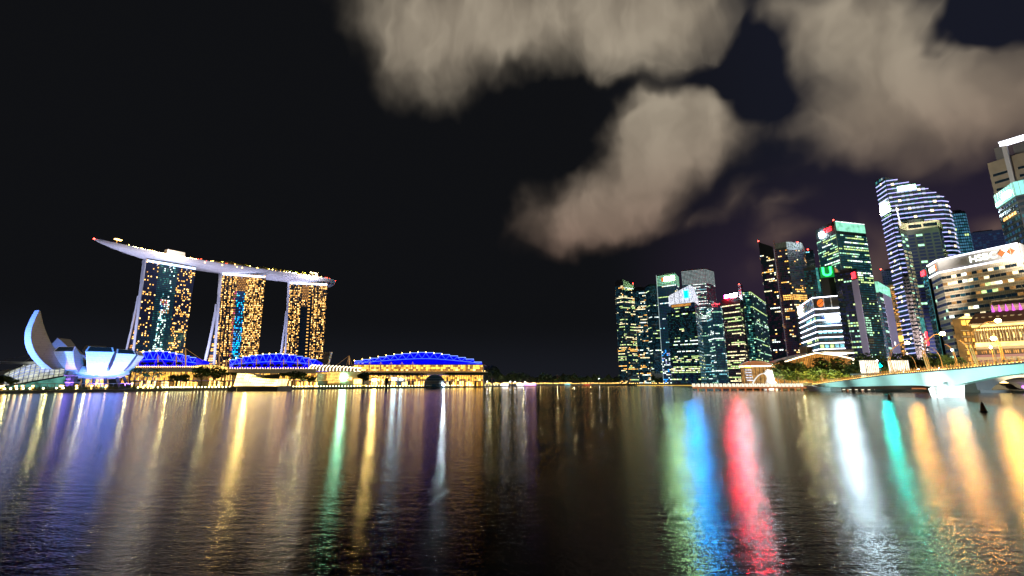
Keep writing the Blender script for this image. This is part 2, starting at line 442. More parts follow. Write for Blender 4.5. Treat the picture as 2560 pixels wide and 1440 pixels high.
d2 = math_('ADD', dens, math_('MULTIPLY', tex, math_('MULTIPLY_ADD', dens, 1.2, .12)))
mr = N('ShaderNodeMapRange', interpolation_type='SMOOTHSTEP'); mr.inputs[1].default_value = .10; mr.inputs[2].default_value = 1.65
lk.new(d2, mr.inputs[0])
alpha = mr.outputs[0]
def mixc(f, a, b):
    n = N('ShaderNodeMix', data_type='RGBA')
    for i, x in ((0, f), (6, a), (7, b)):
        if isinstance(x, tuple): n.inputs[i].default_value = (*x, 1)
        elif isinstance(x, (int, float)): n.inputs[i].default_value = x
        else: lk.new(x, n.inputs[i])
    return n.outputs[2]
def rng_(v, a, b, c=0, d=1):
    n = N('ShaderNodeMapRange', interpolation_type='SMOOTHSTEP'); lk.new(v, n.inputs[0])
    for i, x in enumerate((a, b, c, d)): n.inputs[1 + i].default_value = x
    return n.outputs[0]
sky = mixc(rng_(az, 8, 42), (.0050, .0054, .0066), (.0085, .0095, .017))
lowglow = math_('MULTIPLY', rng_(az, 12, 32), rng_(el, 27, 8))
sky = mixc(math_('MULTIPLY', lowglow, .55), sky, (.040, .022, .048))
ccol = mixc(rng_(el, 12, 34), (.23, .145, .11), (.36, .305, .23))
ccol = mixc(rng_(n3.outputs['Fac'], .35, .68, .38, 0), ccol, (.10, .075, .055))
sky = mixc(math_('MULTIPLY', rng_(el, 8, 0), .4), sky, (.016, .018, .027))
skyc = mixc(alpha, sky, ccol)
nish = N('ShaderNodeTexSky', sky_type='NISHITA'); nish.sun_disc = False; nish.sun_elevation = R(-4); nish.sun_rotation = R(200)
add = N('ShaderNodeMix', data_type='RGBA', blend_type='ADD'); add.inputs[0].default_value = .0005
lk.new(skyc, add.inputs[6]); lk.new(nish.outputs[0], add.inputs[7])
lk.new(add.outputs[2], bg.inputs['Color'])

# moon-weak sun lamp standing in for the faint light of the overcast night
sl = bpy.data.lights.new('sun', 'SUN'); sl.energy = .012; sl.angle = R(10); sl.color = (1, .85, .7)
so = bpy.data.objects.new('sun', sl); COL.objects.link(so); so.rotation_euler = (R(50), 0, R(-30))

# ------------------------------------------------------------------ water and land
m, wnt, wb = node_mat('water_surface')
wb.inputs['Base Color'].default_value = (.002, .004, .005, 1); wb.inputs['Roughness'].default_value = .105; wb.inputs['IOR'].default_value = 1.18
tcw = wnt.nodes.new('ShaderNodeTexCoord')
def wn(scale, sx, sy, detail=3):
    mp = wnt.nodes.new('ShaderNodeMapping'); mp.inputs['Scale'].default_value = (sx, sy, 1); wnt.links.new(tcw.outputs['Object'], mp.inputs[0])
    n = wnt.nodes.new('ShaderNodeTexNoise'); n.inputs['Scale'].default_value = scale; n.inputs['Detail'].default_value = detail
    wnt.links.new(mp.outputs[0], n.inputs['Vector']); return n.outputs['Fac']
b1 = wnt.nodes.new('ShaderNodeBump'); b1.inputs['Strength'].default_value = .55; b1.inputs['Distance'].default_value = .032
wnt.links.new(wn(9, .5, 1.2, 3), b1.inputs['Height'])
b2 = wnt.nodes.new('ShaderNodeBump'); b2.inputs['Strength'].default_value = .5; b2.inputs['Distance'].default_value = .06
wnt.links.new(wn(1.7, .4, 1.1, 4), b2.inputs['Height']); wnt.links.new(b1.outputs[0], b2.inputs['Normal'])
wnt.links.new(b2.outputs[0], wb.inputs['Normal'])
MB().poly([(-6000, -300, 0), (6000, -300, 0), (6000, 9000, 0), (-6000, 9000, 0)], 'water_surface').build('water', kind='structure')

def shoreD(py): return 1146 * H / (py - 957)
SH = [(-700, 200), (-200, 235), (0, 255), (200, 297), (400, 340), (560, 372), (700, 404), (820, 452), (1000, 505), (1180, 610), (1300, 760), (1500, 960), (1600, 985), (1740, 960), (1765, 640), (1800, 470), (1900, 400), (2010, 372), (2060, 352), (2200, 325), (2440, 300), (2600, 270), (3000, 250)]
sh = [G(px, D) for px, D in SH]
GZ = 1.5
MB().prism([(p.x, p.y) for p in sh] + [(6000, 300), (6000, 9000), (-6000, 9000), (-6000, 100)], -2, GZ, 'quay', 'soil').build('ground', kind='structure')
def shore_at(px):
    for (a, da), (b, db) in zip(SH, SH[1:]):
        if a <= px <= b: return da + (db - da) * (px - a) / (b - a)
    return 300
# waterfront promenade paving, 4 mm and more above the ground
mb = MB()
for (a, da), (b, db) in zip(SH[:13], SH[1:14]):
    p, q = G(a, da), G(b, db)
    o1 = Vector((p.x, p.y, 0)).normalized() * 14; o2 = Vector((q.x, q.y, 0)).normalized() * 14
    mb.poly([(p.x, p.y + .6, GZ + .02), (q.x, q.y + .6, GZ + .02), (q.x + o2.x, q.y + o2.y, GZ + .02), (p.x + o1.x, p.y + o1.y, GZ + .02)], 'concrete')
mb.build('promenade', kind='structure')
# ================================================================== RIGHT: office towers
GRP = None
# A: apartment tower at the left end of the skyline
tA = tower('apartment_tower', 'dark apartment tower with gold windows, first and leftmost of the right skyline', [(1537, 703, 1000), (1556, 697, 985), (1584, 713, 1000)], 985, ref=1,
           fh=3.9, pw=3.2, wall='black_wall', glass=('glass_dark', 'glass_teal'), lit=(('w_gold', 1), ('w_cream', 3), ('w_lime', 2)), row=.4, inn=.65, sc_=.10, depth=40, top=14, cat='apartment tower')
tower('', 'block', [(1585, 720), (1613, 718)], 972, root=tA.root, fh=3.9, pw=2.6, wall='black_wall', glass=('glass_dark', 'glass_teal', 'glass_teal2'), lit=(('w_gold', 1), ('w_cream', 3), ('w_white', 2), ('w_amber', 1)), row=.45, inn=.42, sc_=.16, depth=40, top=5)
mb = MB(); P = tA.P; fbox(mb, P[1], P[2], .1, .95, P[2].z - 9, P[2].z - 8, .2, .7, 'led_dim'); mb.build('light_strip', tA.root)
roof_beacon(tA, .95, 3, P[1], P[2])
# B
tB = tower('office_tower', 'narrow dark green office block tucked behind the mint crowned tower', [(1613, 717), (1622, 711), (1645, 711)], 1050, ref=1, fh=4.2, wall='black_wall', glass=('glass_dark', 'glass_teal'),
           lit=(('w_lime', 2), ('w_white', 1)), row=.22, inn=.8, sc_=.02, depth=40, top=2)
# C
def litC(v, u, fi, rng, k, j):
    if v > .89: return rng.choice(['crown_green', 'crown_mint'])
    if .77 < v < .79: return 'w_lime'
    if v < .30 and rng.random() < .34: return rng.choice(['w_blue', 'led_dim', 'w_white'])
    return 'auto'
tC = tower('office_tower', 'slim blue office tower with pale green lit crown and glaring white sign', [(1641, 688), (1688, 681), (1696, 690)], 960, ref=1, fh=4.1, pw=4, wall='dark_wall', glass=('glass_blue', 'glass_teal', 'glass_teal'),
           lit=(('w_cream', 1), ('w_white', 2), ('w_cyan', 1)), row=.12, inn=.6, sc_=.05, depth=34, litf=litC)
mb = MB(); P = tC.P
fbox(mb, P[0], P[1], .40, .92, tC.Z - 16, tC.Z - 8, .8, 1.8, 'sign_mint'); mb.build('sign_panel', tC.root)
mb = MB(); fbox(mb, P[0], P[1], .27, .38, tC.Z - 17, tC.Z - 8, .8, 1.5, 'neon_orange'); mb.build('sign_emblem', tC.root)
mb = MB(); fbox(mb, P[0], P[1], -.01, .01, 4, tC.Z, .4, 1.0, 'crown_grey'); mb.build('corner_light', tC.root)
# D
def litD(v, u, fi, rng, k, j):
    if v > .86: return 'crown_grey' if k % 1 == 0 else None
    if v > .70 and fi == 1: return 'glass_plum' if rng.random() < .7 else 'auto'
    return 'auto'
tD = tower('office_tower', 'tall tower crowned by fine white horizontal light lines, behind the slanted crown', [(1703, 676), (1762, 670), (1784, 677)], 940, ref=1, fh=3.4, gf=.5, pw=3.5, wall='dark_wall', glass=('glass_teal', 'glass_teal2'),
           lit=(('w_white', 3), ('w_mint', 2), ('w_cyan', 1)), row=.3, inn=.7, sc_=.07, depth=34, litf=litD)
# E
def litE(v, u, fi, rng, k, j):
    if fi == 1: return 'glass_sky' if k % 2 == 0 and rng.random() < .75 else 'auto'
    return 'auto'
tE = tower('office_tower', 'dark glass tower with slanted white lit crown bearing a cyan logo', [(1668, 783), (1738, 776), (1752, 788)], 870, ref=1, fh=4.0, pw=2.8, wall='black_wall', glass=('glass_teal', 'glass_dark', 'glass_dark', 'glass_green'),
           lit=(('w_lime', 3), ('w_white', 2), ('w_cream', 1)), row=.36, inn=.62, sc_=.06, depth=30, litf=litE)
tE2 = tower('', 'upper block E', [(1676, 762), (1736, 755), (1747, 764)], 880, ref=1, root=tE.root, z0=tE.Z - 1, fh=4.0, pw=2.8, wall='black_wall', glass=('glass_dark', 'glass_blue'), lit=(('w_lime', 1),), row=.2, inn=.4, sc_=.05, depth=24)
P = tE2.P; zc = tE2.Z
m = MB(); za, zb = atD(1675, 738, P[0].y).z, atD(1727, 711, P[1].y).z
Pm = P[0] + (P[1] - P[0]) * .88
m.prism([(P[0].x, P[0].y), (Pm.x, Pm.y), (P[1].x, P[1].y), (P[2].x, P[2].y), (P[2].x - 8, P[2].y + 14), (P[0].x + 4, P[0].y + 20)], zc + .2, [za, zb, zb - 5, zb - 24, zb - 22, za], 'crown_white')
crown = m.build('crown', tE.root)
m = MB()
for u in (.2, .4, .6, .8): fbox(m, P[0], P[1], u - .006, u + .006, zc + .5, za + (zb - za) * u * 1.05, .1, .6, 'black_wall')
m.build('mullion', crown)
m = MB(); fbox(m, P[0], P[1], .62, .78, zc + 10, zc + 25, .5, 1.6, 'sign_cyan'); m.build('logo_panel', tE.root)
m = MB(); fbox(m, P[0], P[1], .05, .85, zc - 6, zc - 1, .5, 1.0, 'interior_orange'); m.build('sky_lobby', tE.root)
# F
tF = tower('office_tower', 'shorter curved blue glass tower between the slanted crown and the red sign', [(1764, 766), (1778, 758), (1800, 757), (1812, 768)], 905, ref=1, fh=4.0, pw=3, wall='dark_wall', glass=('glass_teal', 'glass_teal2', 'glass_blue'),
           lit=(('w_white', 3), ('w_mint', 2), ('w_cyan', 2)), row=.34, inn=.7, sc_=.10, depth=30, top=4)
# G
tG = tower('office_tower', 'office tower with rows of yellow windows under a glaring red and white sign', [(1803, 750), (1848, 743), (1856, 752)], 830, ref=1, fh=4.0, pw=3.4, wall='black_wall', glass=('glass_dark', 'glass_plum', 'glass_dark'),
           lit=(('w_cream', 3), ('w_lime', 2)), row=.5, inn=.85, sc_=.05, depth=26, top=10)
P = tG.P
m = MB(); fbox(m, P[0], P[1], .22, .40, tG.Z + 2, tG.Z + 8, .5, 1.5, 'sign_red'); m.build('sign_emblem', tG.root)
m = MB(); fbox(m, P[0], P[1], .44, .92, tG.Z + 3, tG.Z + 8, .5, 1.5, 'sign_white'); m.build('sign_panel', tG.root)
m = MB()
for u in (.25, .5, .75, .9): fbox(m, P[0], P[1], u, u + .02, tG.Z - .5, tG.Z + 4, -.4, .3, 'steel')
m.build('sign_frame', tG.root)
# H slim dark slab + H2
tH = tower('office_tower', 'very slim dark slab tower with small red roof light beside the red sign', [(1845, 713), (1852, 712), (1856, 714)], 850, ref=1, fh=6, gf=.5, wall='black_wall', glass=('glass_plum', 'glass_dark'), lit=(('w_ochre', 1),), row=.0, inn=.3, sc_=.0, depth=24)
roof_beacon(tH, .5, 1.5)
def litH(v, u, fi, rng, k, j):
    if fi == 0 and .35 < u < .8: return 'w_teal' if rng.random() < .5 else ('w_mint' if rng.random() < .3 else None)
    if .80 < v < .835 or v > .97: return 'w_lime'
    return 'auto'
tH2 = tower('office_tower', 'dark tower with a thin green lit stair shaft and two yellow-green bands', [(1856, 729), (1876, 727), (1916, 757)], 800, ref=1, fh=4.0, pw=3.5, wall='black_wall', glass=('glass_dark', 'glass_teal', 'glass_green'),
            lit=(('w_lime', 2), ('w_mint', 2), ('w_white', 1)), row=.22, inn=.55, sc_=.05, depth=24, litf=litH)
# I + J: the pair of sail shaped residential towers
tI = tower('apartment_tower', 'sharp topped dark residential tower with red beacon on its tip', [(1896, 605, 705), (1932, 617, 690)], 700, fh=3.7, pw=3.0, wall='black_wall', glass=('glass_dark', 'glass_dark', 'glass_plum'),
           lit=(('w_gold', 3), ('w_cream', 3), ('w_white', 1)), row=.3, inn=.45, sc_=.12, depth=26, top=20, cat='apartment tower')
roof_beacon(tI, .02, 1.5)
def litJ(v, u, fi, rng, k, j):
    if fi == 0 and u < .16: return 'glass_plum'
    if .60 < v < .64: return 'w_gold'
    if rng.random() < .14: return 'glass_plum'
    return 'auto'
tJ = tower('apartment_tower', 'tall curved residential tower with scattered gold windows and pink edge ribs', [(1936, 611), (1965, 606.5), (2003, 609), (2011, 622)], 700, ref=1, fh=3.7, pw=3.0, wall='dark_wall', glass=('glass_dark', 'glass_indigo', 'glass_plum'),
           lit=(('w_gold', 3), ('w_cream', 3), ('w_amber', 1)), row=.35, inn=.40, sc_=.13, depth=26, top=9, litf=litJ, cat='apartment tower')
P = tJ.P
m = MB()
for k in range(58): fbox(m, P[0], P[1], -.06, .06, 12 + k * 3.9, 13.0 + k * 3.9, .4, 1.4, 'brick_red')
fbox(m, P[0], P[1], -.10, -.06, 4, tJ.Z - 8, .4, 1.2, 'violet_wall'); m.build('edge_rib', tJ.root)
m = MB()
for a, b in zip(P, P[1:]):
    for q in range(8): fbox(m, a, b, q / 8 + .01, q / 8 + .1, tJ.Z - 8, tJ.Z + 1.5, .2, .6, 'grey_wall')
m.build('crown', tJ.root)
m = MB(); fbox(m, P[2], P[3], .1, .9, 118, 146, .6, 1.2, 'w_deepblue'); fbox(m, P[2], P[3], .1, .5, 92, 106, .6, 1.2, 'neon_magenta'); fbox(m, P[2], P[3], .1, .9, 143, 145, .7, 1.3, 'led_lavender'); m.build('edge_light', tJ.root)
roof_beacon(tJ, .8, 2, P[1], P[2])
# K
tK = tower('office_tower', 'nearly black tower with red beacon between the curved tower and the green one', [(2009, 627), (2033, 625)], 740, fh=4.2, wall='black_wall', glass=('glass_dark',), lit=(('w_gold', 1), ('w_cyan', 1)), row=.1, inn=.3, sc_=.02, depth=26)
roof_beacon(tK, .5, 1.5)
# L
def litL(v, u, fi, rng, k, j):
    if fi == 1:
        if .30 < v < .42 and u < .66: return 'w_mint' if rng.random() < .8 else None
        if v > .8 or .66 < v < .78: return 'auto'
        return None if rng.random() < .85 else 'auto'
    return 'auto'
tL = tower('office_tower', 'big square teal office tower with bright mint crown and red sign', [(2038, 576), (2086, 553), (2160, 561)], 650, ref=1, fh=4.3, pw=3.6, wall='dark_wall', glass=('glass_teal', 'glass_teal', 'glass_green', 'glass_teal2'),
           lit=(('w_lime', 3), ('w_mint', 3), ('w_white', 1)), row=.72, inn=.78, sc_=.06, depth=36, top=17, litf=litL)
P = tL.P
m = MB(); fbox(m, P[1], P[2], .02, .99, tL.Z - 15, tL.Z - 1, .3, .9, 'crown_mint'); m.build('crown', tL.root)
m = MB(); fbox(m, P[1], P[2], .02, .99, tL.Z - 1, tL.Z, .4, 1.1, 'w_white'); m.build('crown_edge', tL.root)
m = MB(); fbox(m, P[0], P[1], .22, .38, tL.Z - 16, tL.Z - 8, .6, 1.6, 'sign_white'); m.build('sign_emblem', tL.root)
text(tL.root, 'DBS', 'sign_red_soft', P[0], P[1], .64, tL.Z - 9, 9.5, 1.0, .4, 'sign_letters', .12)
text(tL.root, 'UBS', 'sign_ivory', P[1], P[2], .4, tL.Z * .60, 4.0, 1.0, .3, 'sign_letters', .05)
m = MB(); fbox(m, P[0], P[1], .985, 1.0, 20, tL.Z, .3, .9, 'grey_wall'); m.build('corner_fin', tL.root)
roof_beacon(tL, .98, 2, P[0], P[1])
# M
tM = tower('office_tower', 'dark office block carrying a green U sign on its rooftop panel', [(2008, 671), (2043, 668), (2047, 669)], 600, ref=1, fh=4.0, wall='black_wall', glass=('glass_dark', 'glass_green', 'glass_teal'),
           lit=(('w_lime', 1),), row=.10, inn=.3, sc_=.03, depth=22, top=1)
tM2 = tower('', 'sign block M', [(2047, 669), (2084, 665), (2094, 672)], 590, ref=1, root=tM.root, fh=4.6, wall='black_wall', glass=('glass_dark',), lit=(('w_ochre', 1),), row=.0, inn=.3, sc_=.0, depth=18, top=1, sides=[5])
P = tM2.P
m = MB(); fbox(m, P[0], P[1], .03, .97, tM2.Z - 15, tM2.Z - .5, .5, 1.2, 'panel_green'); sp = m.build('sign_panel', tM.root)
m = MB()
A_, B_ = P[0], P[1]
m_ = text(sp, 'U', 'sign_green', A_, B_, .5, tM2.Z - 7.5, 17, 1.5, .3, 'sign_letter', .45)
m = MB(); fbox(m, P[1], P[2], .1, .9, tM2.Z - 34, tM2.Z - 2, .2, .6, 'w_ochre'); m.build('orange_panel', tM.root)
P = tM.P
m = MB(); fbox(m, P[0], P[1], .86, 1.02, tM.Z - 34, tM.Z - 1, .4, .9, 'sign_green' if False else 'w_teal'); m.build('green_panel', tM.root)
# N
def litN(v, u, fi, rng, k, j):
    if fi == 0 and .18 < v < .62 and u > .35: return rng.choice(['w_lime', 'w_mint', None]) if k % 2 else 'auto'
    if fi == 1: return None if rng.random() < .93 else 'w_mint'
    return 'auto'
tN = tower('office_tower', 'dark glass tower with pale side wall and red star sign at its corner', [(2085, 682), (2126, 676), (2141, 670)], 560, ref=1, fh=4.0, pw=3.2, wall='black_wall', glass=('glass_dark', 'glass_indigo'),
           lit=(('w_lime', 2), ('w_mint', 1)), row=.2, inn=.5, sc_=.06, depth=14, litf=litN)
P = tN.P
m = MB(); fbox(m, P[1], P[2], .2, .75, tN.Z - 12, tN.Z - 4, .5, 1.3, 'sign_red_soft'); m.build('sign_emblem', tN.root)
m = MB(); fbox(m, P[1], P[2], .0, 1.0, 4, tN.Z - 14, .45, .9, 'violet_wall'); m.build('side_panel', tN.root)
m = MB(); fbox(m, P[0], P[1], .42, .44, 4, tN.Z * .62, .5, 1.1, 'grey_wall'); m.build('fin', tN.root)
# P mint
tP = tower('office_tower', 'small tower with mint lit crown and blank pale side wall', [(2186, 704.5), (2192, 704), (2222, 721)], 520, ref=1, fh=4.2, pw=3, wall='dark_wall', glass=('glass_teal', 'glass_green'),
           lit=(('w_mint', 2), ('w_lime', 1)), row=.35, inn=.8, sc_=.1, depth=20, top=13, sides=[0, 9])
P = tP.P
A2 = P[1] + (P[2] - P[1]) * .30
m = MB(); fbox(m, A2, P[2], 0, 1, 3, tP.Z - 12, .4, .8, 'violet_wall'); m.build('side_panel', tP.root)
m = MB()
for k in range(28):
    if k % 3 != 2: fbox(m, P[1], A2, .05, .9, 5 + k * 3.9, 7.4 + k * 3.9, .4, .7, 'glass_green' if (k * 7) % 5 else 'w_mint')
m.build('window_strip', tP.root)
m = MB(); fbox(m, P[0], P[1], 0, 1, tP.Z - 13, tP.Z, .3, .9, 'crown_mint'); fbox(m, P[1], P[2], 0, 1, tP.Z - 12, tP.Z, .3, .9, 'crown_mint'); m.build('crown', tP.root)
text(tP.root, 'Y', 'sign_ivory', A2, P[2], .4, tP.Z * .42, 5, 1.0, .3, 'sign_letters', .1)
# Q
tQ = tower('office_tower', 'plain grey tower top with a red beacon behind the white striped sail tower', [(2203, 678), (2238, 675)], 700, fh=4.2, wall='blue_grey_wall', glass=('glass_dark', 'glass_indigo'), lit=(('w_amber', 1),), row=.05, inn=.3, sc_=.01, depth=20)
roof_beacon(tQ, .04, 3)
tQ2 = tower('apartment_tower', 'densely lit amber apartment block squeezed left of the white striped tower', [(2214, 714), (2243, 707)], 650, fh=3.3, pw=1.8, wall='beige_wall', glass=('glass_dark', 'w_ochre', 'w_ochre'),
            lit=(('w_gold', 3), ('w_amber', 3), ('w_cream', 1)), row=.5, inn=.5, sc_=.25, depth=20, cat='apartment tower')
P = tQ2.P
m = MB(); fbox(m, P[0], P[1], .05, .98, 64, 72, .5, 1.0, 'gallery_cream'); m.build('sky_lobby', tQ2.root)
# W
tW = tower('office_tower', 'dim blue grey slab with sloping roof edge behind the bank block', [(2411, 590), (2420, 583), (2508, 573)], 660, ref=1, fh=4.6, pw=5, wall='blue_grey_wall', glass=('glass_indigo', 'glass_indigo', 'glass_blue'), lit=(('w_cream', 1),), row=.0, inn=.3, sc_=.012, depth=26)
# R sail
def litR(v, u, fi, rng, k, j):
    if rng.random() < .04: return 'w_cream'
    if v > .80: return rng.choice(['glass_blue', 'w_teal', 'crown_grey', 'glass_teal2'])
    return 'glass_sky' if rng.random() < .35 else None
cR = [(2188, 451, 560), (2212, 442, 540), (2300, 463, 526), (2350, 487, 522), (2367, 500, 524), (2377, 530, 531)]
tR = tower('office_tower', 'tallest sail topped tower striped with white light bands on every floor', cR, 540, ref=1, fh=5.8, gf=.6, pw=4, wall='dark_wall', glass=('glass_blue', 'glass_teal2', 'glass_blue'), lit=(('w_cream', 1),), row=.1, inn=.3, sc_=.03, depth=30, litf=litR)
P = tR.P
for k in range(int((tR.Z - 8) / 5.8)):
    z = 6 + k * 5.8; m = MB(); bigz = z > tR.Z * .80
    for fi, (a, b) in enumerate(zip(P, P[1:])):
        if z > max(a.z, b.z): continue
        u1 = 1.0
        if z > min(a.z, b.z): u1 = (a.z - z) / (a.z - b.z) if a.z > b.z else 1
        if u1 < .05: continue
        mt = 'led_lavender' if (z < tR.Z * .62 and fi == 0) or bigz else ('led_dim' if fi > 2 else 'led_lavender')
        fbox(m, a, b, 0, max(.05, u1), z, z + .62, .5, 1.1, mt)
    if m.f: m.build('light_strip', tR.root)
m = MB(); fbox(m, P[1], P[2], .3, .85, tR.Z - 27, tR.Z - 21, 1.4, 2.2, 'sign_logo_white'); m.build('sign_panel', tR.root)
m = MB(); fbox(m, P[0], P[1], .15, .8, tR.Z - 50, tR.Z - 43, 1.4, 2.4, 'sign_mint'); fbox(m, P[0], P[1], .2, .5, tR.Z - 41, tR.Z - 36, 1.4, 2.2, 'sign_white'); m.build('sign_emblem', tR.root)
tR2 = tower('', 'lower wing R', [(2366, 531), (2409, 527), (2413, 529)], 536, ref=1, root=tR.root, fh=4.6, gf=.75, pw=2.4, wall='dark_wall', glass=('glass_sky', 'glass_sky', 'glass_teal2'), lit=(('w_lime', 1),), row=.1, inn=.3, sc_=.04, depth=26)
# S beige ribbed
def litS(v, u, fi, rng, k, j):
    if fi < 1: return 'glass_blue' if rng.random() < .8 else 'w_mint'
    return 'glass_indigo' if rng.random() < .94 else 'w_mint'
tS = tower('office_tower', 'beige framed dark glass tower with stepped round top before the striped sail', [(2246, 556), (2262, 561), (2343, 551), (2352, 562)], 465, ref=1, fh=4.4, gf=.7, pw=7, wall='dark_wall', glass=('glass_indigo',), lit=(('w_mint', 1),), row=.1, inn=.3, sc_=.03, depth=24, top=8, litf=litS)
P = tS.P
m = MB(); cc = (P[0] + P[1] + P[2] + P[3]) / 4
for a, b in zip(P, P[1:]): fbox(m, a, b, 0, 1, tS.Z - 7, tS.Z + .5, .2, 1.2, 'beige_wall')
fbox(m, P[1], P[2], .08, .48, tS.Z - 5.6, tS.Z - 2, 1.22, 1.5, 'glass_dark'); fbox(m, P[1], P[2], .54, .95, tS.Z - 5.6, tS.Z - 2, 1.22, 1.5, 'glass_dark'); m.build('crown', tS.root)
pm = P[0] + (P[2] - P[0]) * .45
m = MB().lathe([(12, -4), (12, 2), (11, 2.2), (11, 4.6), (.1, 4.8)], 'dark_wall', (pm.x + 9, pm.y + 15, tS.Z), 30); m.build('drum', tS.root)
for q in range(32):
    k = q
    m = MB(); z = 8 + k * 4.3
    if z > tS.Z - 8: break
    fbox(m, P[0], P[1], .0, .25, z, z + 2.4, .4, 1.2, 'beige_wall'); fbox(m, P[0], P[1], .62, 1.0, z, z + 2.4, .4, 1.2, 'beige_wall'); fbox(m, P[2], P[3], .0, .9, z, z + 2.0, .4, 1.4, 'beige_wall')
    m.build('balcony', tS.root)
m = MB(); fbox(m, P[0], P[1], .2, .8, 56, 72, 1.3, 1.8, 'w_teal'); m.build('green_screen', tS.root)
m = MB(); fbox(m, P[0], P[1], .6, .9, 44, 58, 1.3, 1.8, 'sign_red_soft'); m.build('red_sign', tS.root)
m = MB().tube([(P[0].x, P[0].y - 2, tS.Z - 4), (P[0].x - 1, P[0].y - 2, tS.Z + 16)], .35, 'led_white', 6).build('light_mast', tS.root)
# T balconies
tT = tower('apartment_tower', 'beige apartment tower with stacked curved balconies at its corner', [(2255, 692), (2262, 693), (2276, 690)], 500, ref=1, fh=4.4, gf=.5, pw=5, wall='beige_wall', glass=('glass_dark',), lit=(('w_mint', 1),), row=.05, inn=.3, sc_=.02, depth=20, cat='apartment tower')
P = tT.P
for k in range(22):
    z = 7 + k * 4.5; m = MB()
    if z > tT.Z - 4: break
    fbox(m, P[0], P[1], -.02, 1.0, z, z + 1.9, .4, 1.9, 'beige_wall'); fbox(m, P[1], P[2], 0, .95, z, z + 1.9, .4, 1.9, 'cream_wall'); m.build('balcony', tT.root)
# U dark slab
tU = tower('office_tower', 'low black slab with a blue lit edge and red sign left of the bank block', [(2303, 675), (2316, 668), (2338, 672)], 430, ref=1, fh=4.2, gf=.6, pw=5, wall='black_wall', glass=('glass_dark', 'glass_dark', 'glass_teal'), lit=(('w_teal', 1),), row=.05, inn=.3, sc_=.03, depth=20, sides=[0, 9])
P = tU.P
m = MB(); fbox(m, P[0], P[1], .985, 1.0, 10, tU.Z, .4, .6, 'w_teal'); m.build('edge_light', tU.root)
m = MB(); fbox(m, P[0], P[1], .05, .7, tU.Z - 7, tU.Z - 2, .6, 1.2, 'sign_red_soft'); m.build('red_sign', tU.root)
# O: striped block
cO = [(1995, 768), (2032, 743), (2093, 738)]
P = solve(cO, 1, 470)
tO = tower('office_tower', 'low office block wrapped in bright white light strips on each floor', cO, 470, ref=1, fh=7.3, gf=.5, pw=4.2, wall='dark_wall', glass=('glass_teal', 'glass_teal2', 'glass_indigo'), lit=(('w_lime', 2), ('w_cyan', 1)), row=.22, inn=.5, sc_=.07, depth=12, top=13)
P = tO.P
for k in range(14):
    z = tO.Z - 1.2 if k == 0 else tO.Z - 13.5 - (k - 1) * 6.0
    if z < 6: break
    m = MB(); fbox(m, P[0], P[1], 0, 1, z, z + .8, .5, 1.2, 'led_white'); fbox(m, P[1], P[2], 0, 1, z, z + .8, .5, 1.2, 'led_white'); m.build('light_strip', tO.root)
m = MB()
for u in (.5, .6, .7, .8, .9, .99): fbox(m, P[0], P[1], u, u + .02, tO.Z - 12, tO.Z - 1.5, .4, 1.2, 'white_wall')
for u in (.4, .7): fbox(m, P[1], P[2], u, u + .035, tO.Z - 12, tO.Z - 1.5, .4, 1.2, 'white_wall')
m.build('crown_fin', tO.root)
text(tO.root, 'OUE', 'sign_letters', P[0], P[1], .22, tO.Z - 7.5, 13, 1.4, .3, 'sign_letters', .1)
a, b = P[1], P[2]; d = (b - a); d.z = 0; nn = Vector((d.y, -d.x, 0)).normalized(); cpt = a + d * .28 + nn * 1.2
m = MB(); i0 = [(cpt + d * (.15 * math.cos(t) * 1.0) + Vector((0, 0, 4.2 * math.sin(t) + tO.Z - 7 - cpt.z + .6 * math.cos(t)))) for t in [2 * math.pi * q / 20 for q in range(20)]]
m.poly(i0, 'neon_orange'); m.poly([p - nn * .6 for p in reversed(i0)], 'neon_orange')
for q in range(20): m.poly([i0[q], i0[q] - nn * .6, i0[(q + 1) % 20] - nn * .6, i0[(q + 1) % 20]], 'neon_orange')
lg = m.build('logo_disc', tO.root)
m = MB(); c2 = cpt + nn * .15
m.tube([c2 + d * -.12 + Vector((0, 0, tO.Z - 9.2 - c2.z)), c2 + Vector((0, 0, tO.Z - 7.4 - c2.z)), c2 + d * .13 + Vector((0, 0, tO.Z - 4.6 - c2.z))], .28, 'black_wall', 6); m.build('logo_stroke', lg)
m = MB(); fbox(m, P[1], P[2], .42, .95, tO.Z - 25.8, tO.Z - 21.6, 1.7, 2.5, 'sign_white'); m.build('sign_panel', tO.root)
tO2 = tower('', 'dark side wing O', [(2093, 739), (2110, 741)], 462, root=tO.root, fh=5, wall='black_wall', glass=('glass_indigo', 'glass_dark'), lit=(('w_lime', 1),), row=.12, inn=.4, sc_=.03, depth=16)
